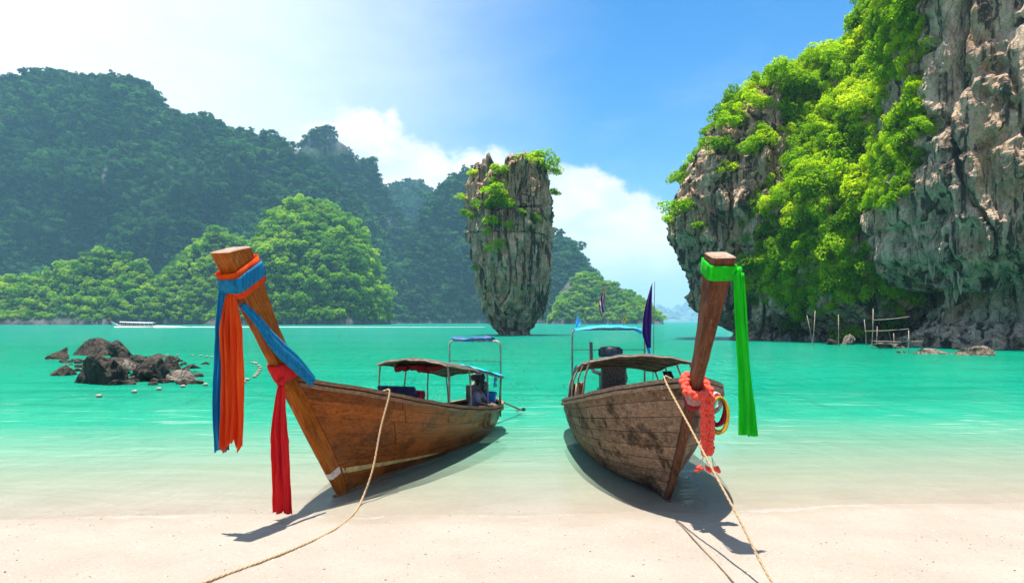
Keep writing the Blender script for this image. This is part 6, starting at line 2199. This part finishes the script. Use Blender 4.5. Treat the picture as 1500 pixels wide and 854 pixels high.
RIGHT_ROCKS = [(1158, 499, 30, 12, 'pale grey rock at the foot of the slope left of the poles'), (1141, 500, 10, 6, 'small pale rock left of the pale grey shore rock'), (1190, 500, 34, 8, 'low rock between the first pair of poles and the single pole'),
               (1224, 505, 18, 9, 'small boulder left of the single pole foot'), (1243, 505, 18, 13, 'boulder just right of the single pole'), (1300, 510, 46, 9, 'flat rock behind the bamboo rails'),
               (1362, 518, 50, 9, 'pale rock shelf at the foot of the bare cliff'), (1318, 517, 14, 4, 'tiny rock awash below the bamboo rails'), (1430, 520, 60, 12, 'pale boulder at the right foot of the bare cliff'), (1290, 506, 26, 10, 'rounded rock behind the tallest pole')]
for i, (px, py, w, h, lab) in enumerate(RIGHT_ROCKS):
    d = 1000 * EYE / (py - 470.5)
    rw, rh = w / 2000 * d * 1.1, h / 1000 * d
    c = at(px, py, d); c.z = rh * 0.1
    rock(c, (rw * 1.15, rw * 0.9, rh * 1.1), 90 + i, M['rock_pale' if i != 3 else 'rock_shore'], lab, 'rocks along the right shore')

# ------------------------------------------------------------------ floats of the swimming line
FLOATS = [(145, 582), (197, 575.5), (233, 571.5), (268, 567.5), (301, 565)]
fl_lab = ['float nearest the beach on the swimming line', 'second float from the beach on the swimming line', 'third float from the beach on the swimming line', 'fourth float on the swimming line below the pale rounded rock', 'fifth float on the swimming line beside the blue scarf']
def float_obj(p, r, label, seed):
    mb = MB()
    mb.lathe((0, 0, 0), [(r * 0.25, -r * 1.25), (r * 0.75, -r * 1.1), (r, -r * 0.6), (r, r * 0.6), (r * 0.75, r * 1.1), (r * 0.25, r * 1.25)], 14, axis=(1, 0.25, 0.05))
    root = empty('swim_float', p)
    tag(root, label, 'float', 'floats of the swimming line')
    mb.build('body', M['float'], root, angle=40)
    rb = MB(); rb.tube([Vector((-r * 1.9, 0.0, -0.06)), Vector((-r * 1.2, 0, 0.0)), Vector((r * 1.2, 0.0, 0.0)), Vector((r * 1.9, 0, -0.06))], 0.012, 5)
    rb.build('line', M['rope_dark_and_shadow'], root)
for (px, py), lab in zip(FLOATS, fl_lab):
    d = 1000 * EYE / (py - 470.5)
    p = at(px, py, d); p.z = 0.055
    float_obj(p, 0.08, lab, 1)
ORD = ['first', 'second', 'third', 'fourth', 'fifth', 'sixth', 'seventh', 'eighth', 'ninth', 'tenth', 'eleventh']
far_spots = [(245, 521), (261, 520.5), (282, 521.5), (294, 522), (303, 523), (310, 524), (355, 530.5), (371, 532.5), (375, 533.5), (379, 537), (381, 540), (380, 543.5), (378, 547), (376, 550), (373, 553), (362, 557.5), (357, 561)]
for i, (px, py) in enumerate(far_spots):
    d = 1000 * EYE / (py - 470.5)
    p = at(px, py, d); p.z = 0.05
    lab = f'{ORD[i]} float from the left on the far swimming line beyond the rocks' if i < 6 else f'{ORD[i - 6]} float from the far end of the curved line behind the varnished bow'
    float_obj(p, 0.085, lab, 2)

# ------------------------------------------------------------------ bamboo poles in the water on the right
POLES = [((1190, 505), (1182, 462), 'leaning thin bamboo pole, left of the first pair'), ((1190, 508), (1194, 455), 'taller bamboo pole of the first pair'), ((1228, 508), (1228, 461), 'single bamboo pole standing between the pairs'),
         ((1269, 508), (1266, 468), 'short bamboo pole left of the tallest pole'), ((1277, 511), (1279, 452), 'tallest bamboo pole carrying the rails'), ((1283, 509), (1285, 478), 'bamboo pole just right of the tallest pole'),
         ((1309, 511), (1309, 488), 'short bamboo pole under the middle of the rails'), ((1330, 518), (1331, 484), 'bamboo pole at the right end of the rails'), ((1306, 505), (1302, 486), 'leaning bamboo pole behind the rails')]
for (b, t, lab) in POLES:
    d = 1000 * EYE / (b[1] - 470.5)
    p0, p1 = at(b[0], b[1], d), at(t[0], t[1], d)
    mb = MB()
    pts = [(p0 - p0) + Vector((0, 0, -3.0)), Vector((0, 0, 0)), (p1 - p0) * 0.5 + Vector((0.05, 0, 0)), p1 - p0]
    mb.tube(pts, [0.055, 0.055, 0.048, 0.036], 7)
    o = mb.build('bamboo_pole', M['bamboo'], smooth=True)
    o.location = p0
    tag(o, lab, 'pole', 'bamboo poles off the right shore')
for (a, b, da, db, lab) in (((1279, 469), (1332, 464), 74, 66, 'top bamboo rail reaching to the bare cliff'), ((1267, 485), (1331, 482), 78, 66, 'middle bamboo rail of the poles'), ((1279, 499.5), (1352, 500), 74, 64, 'lowest bamboo rail just above the water')):
    p0, p1 = at(a[0], a[1], da), at(b[0], b[1], db)
    mb = MB(); mb.tube([Vector(), (p1 - p0) * 0.5 + Vector((0, 0, -0.06)), p1 - p0], [0.042, 0.04, 0.036], 7)
    o = mb.build('bamboo_rail', M['bamboo'], smooth=True)
    o.location = p0
    tag(o, lab, 'rail', 'bamboo rails off the right shore')

# ------------------------------------------------------------------ sea haze
def haze():
    mb = MB(); mb.box((0, 4400, 205), (17400, 9700, 435))
    o = mb.build('haze', [])
    o.data.materials.clear()
    m, T, out = new_mat('sea_haze')
    pv = T.new('ShaderNodeVolumePrincipled', {'Color': (0.34, 0.76, 1.0), 'Density': 0.00017, 'Anisotropy': 0.1})
    T.l.new(pv.outputs[0], out.inputs['Volume'])
    o.data.materials.append(m)
    tag(o, 'pale blue sea haze over the whole bay', 'haze', kind='stuff')
haze()
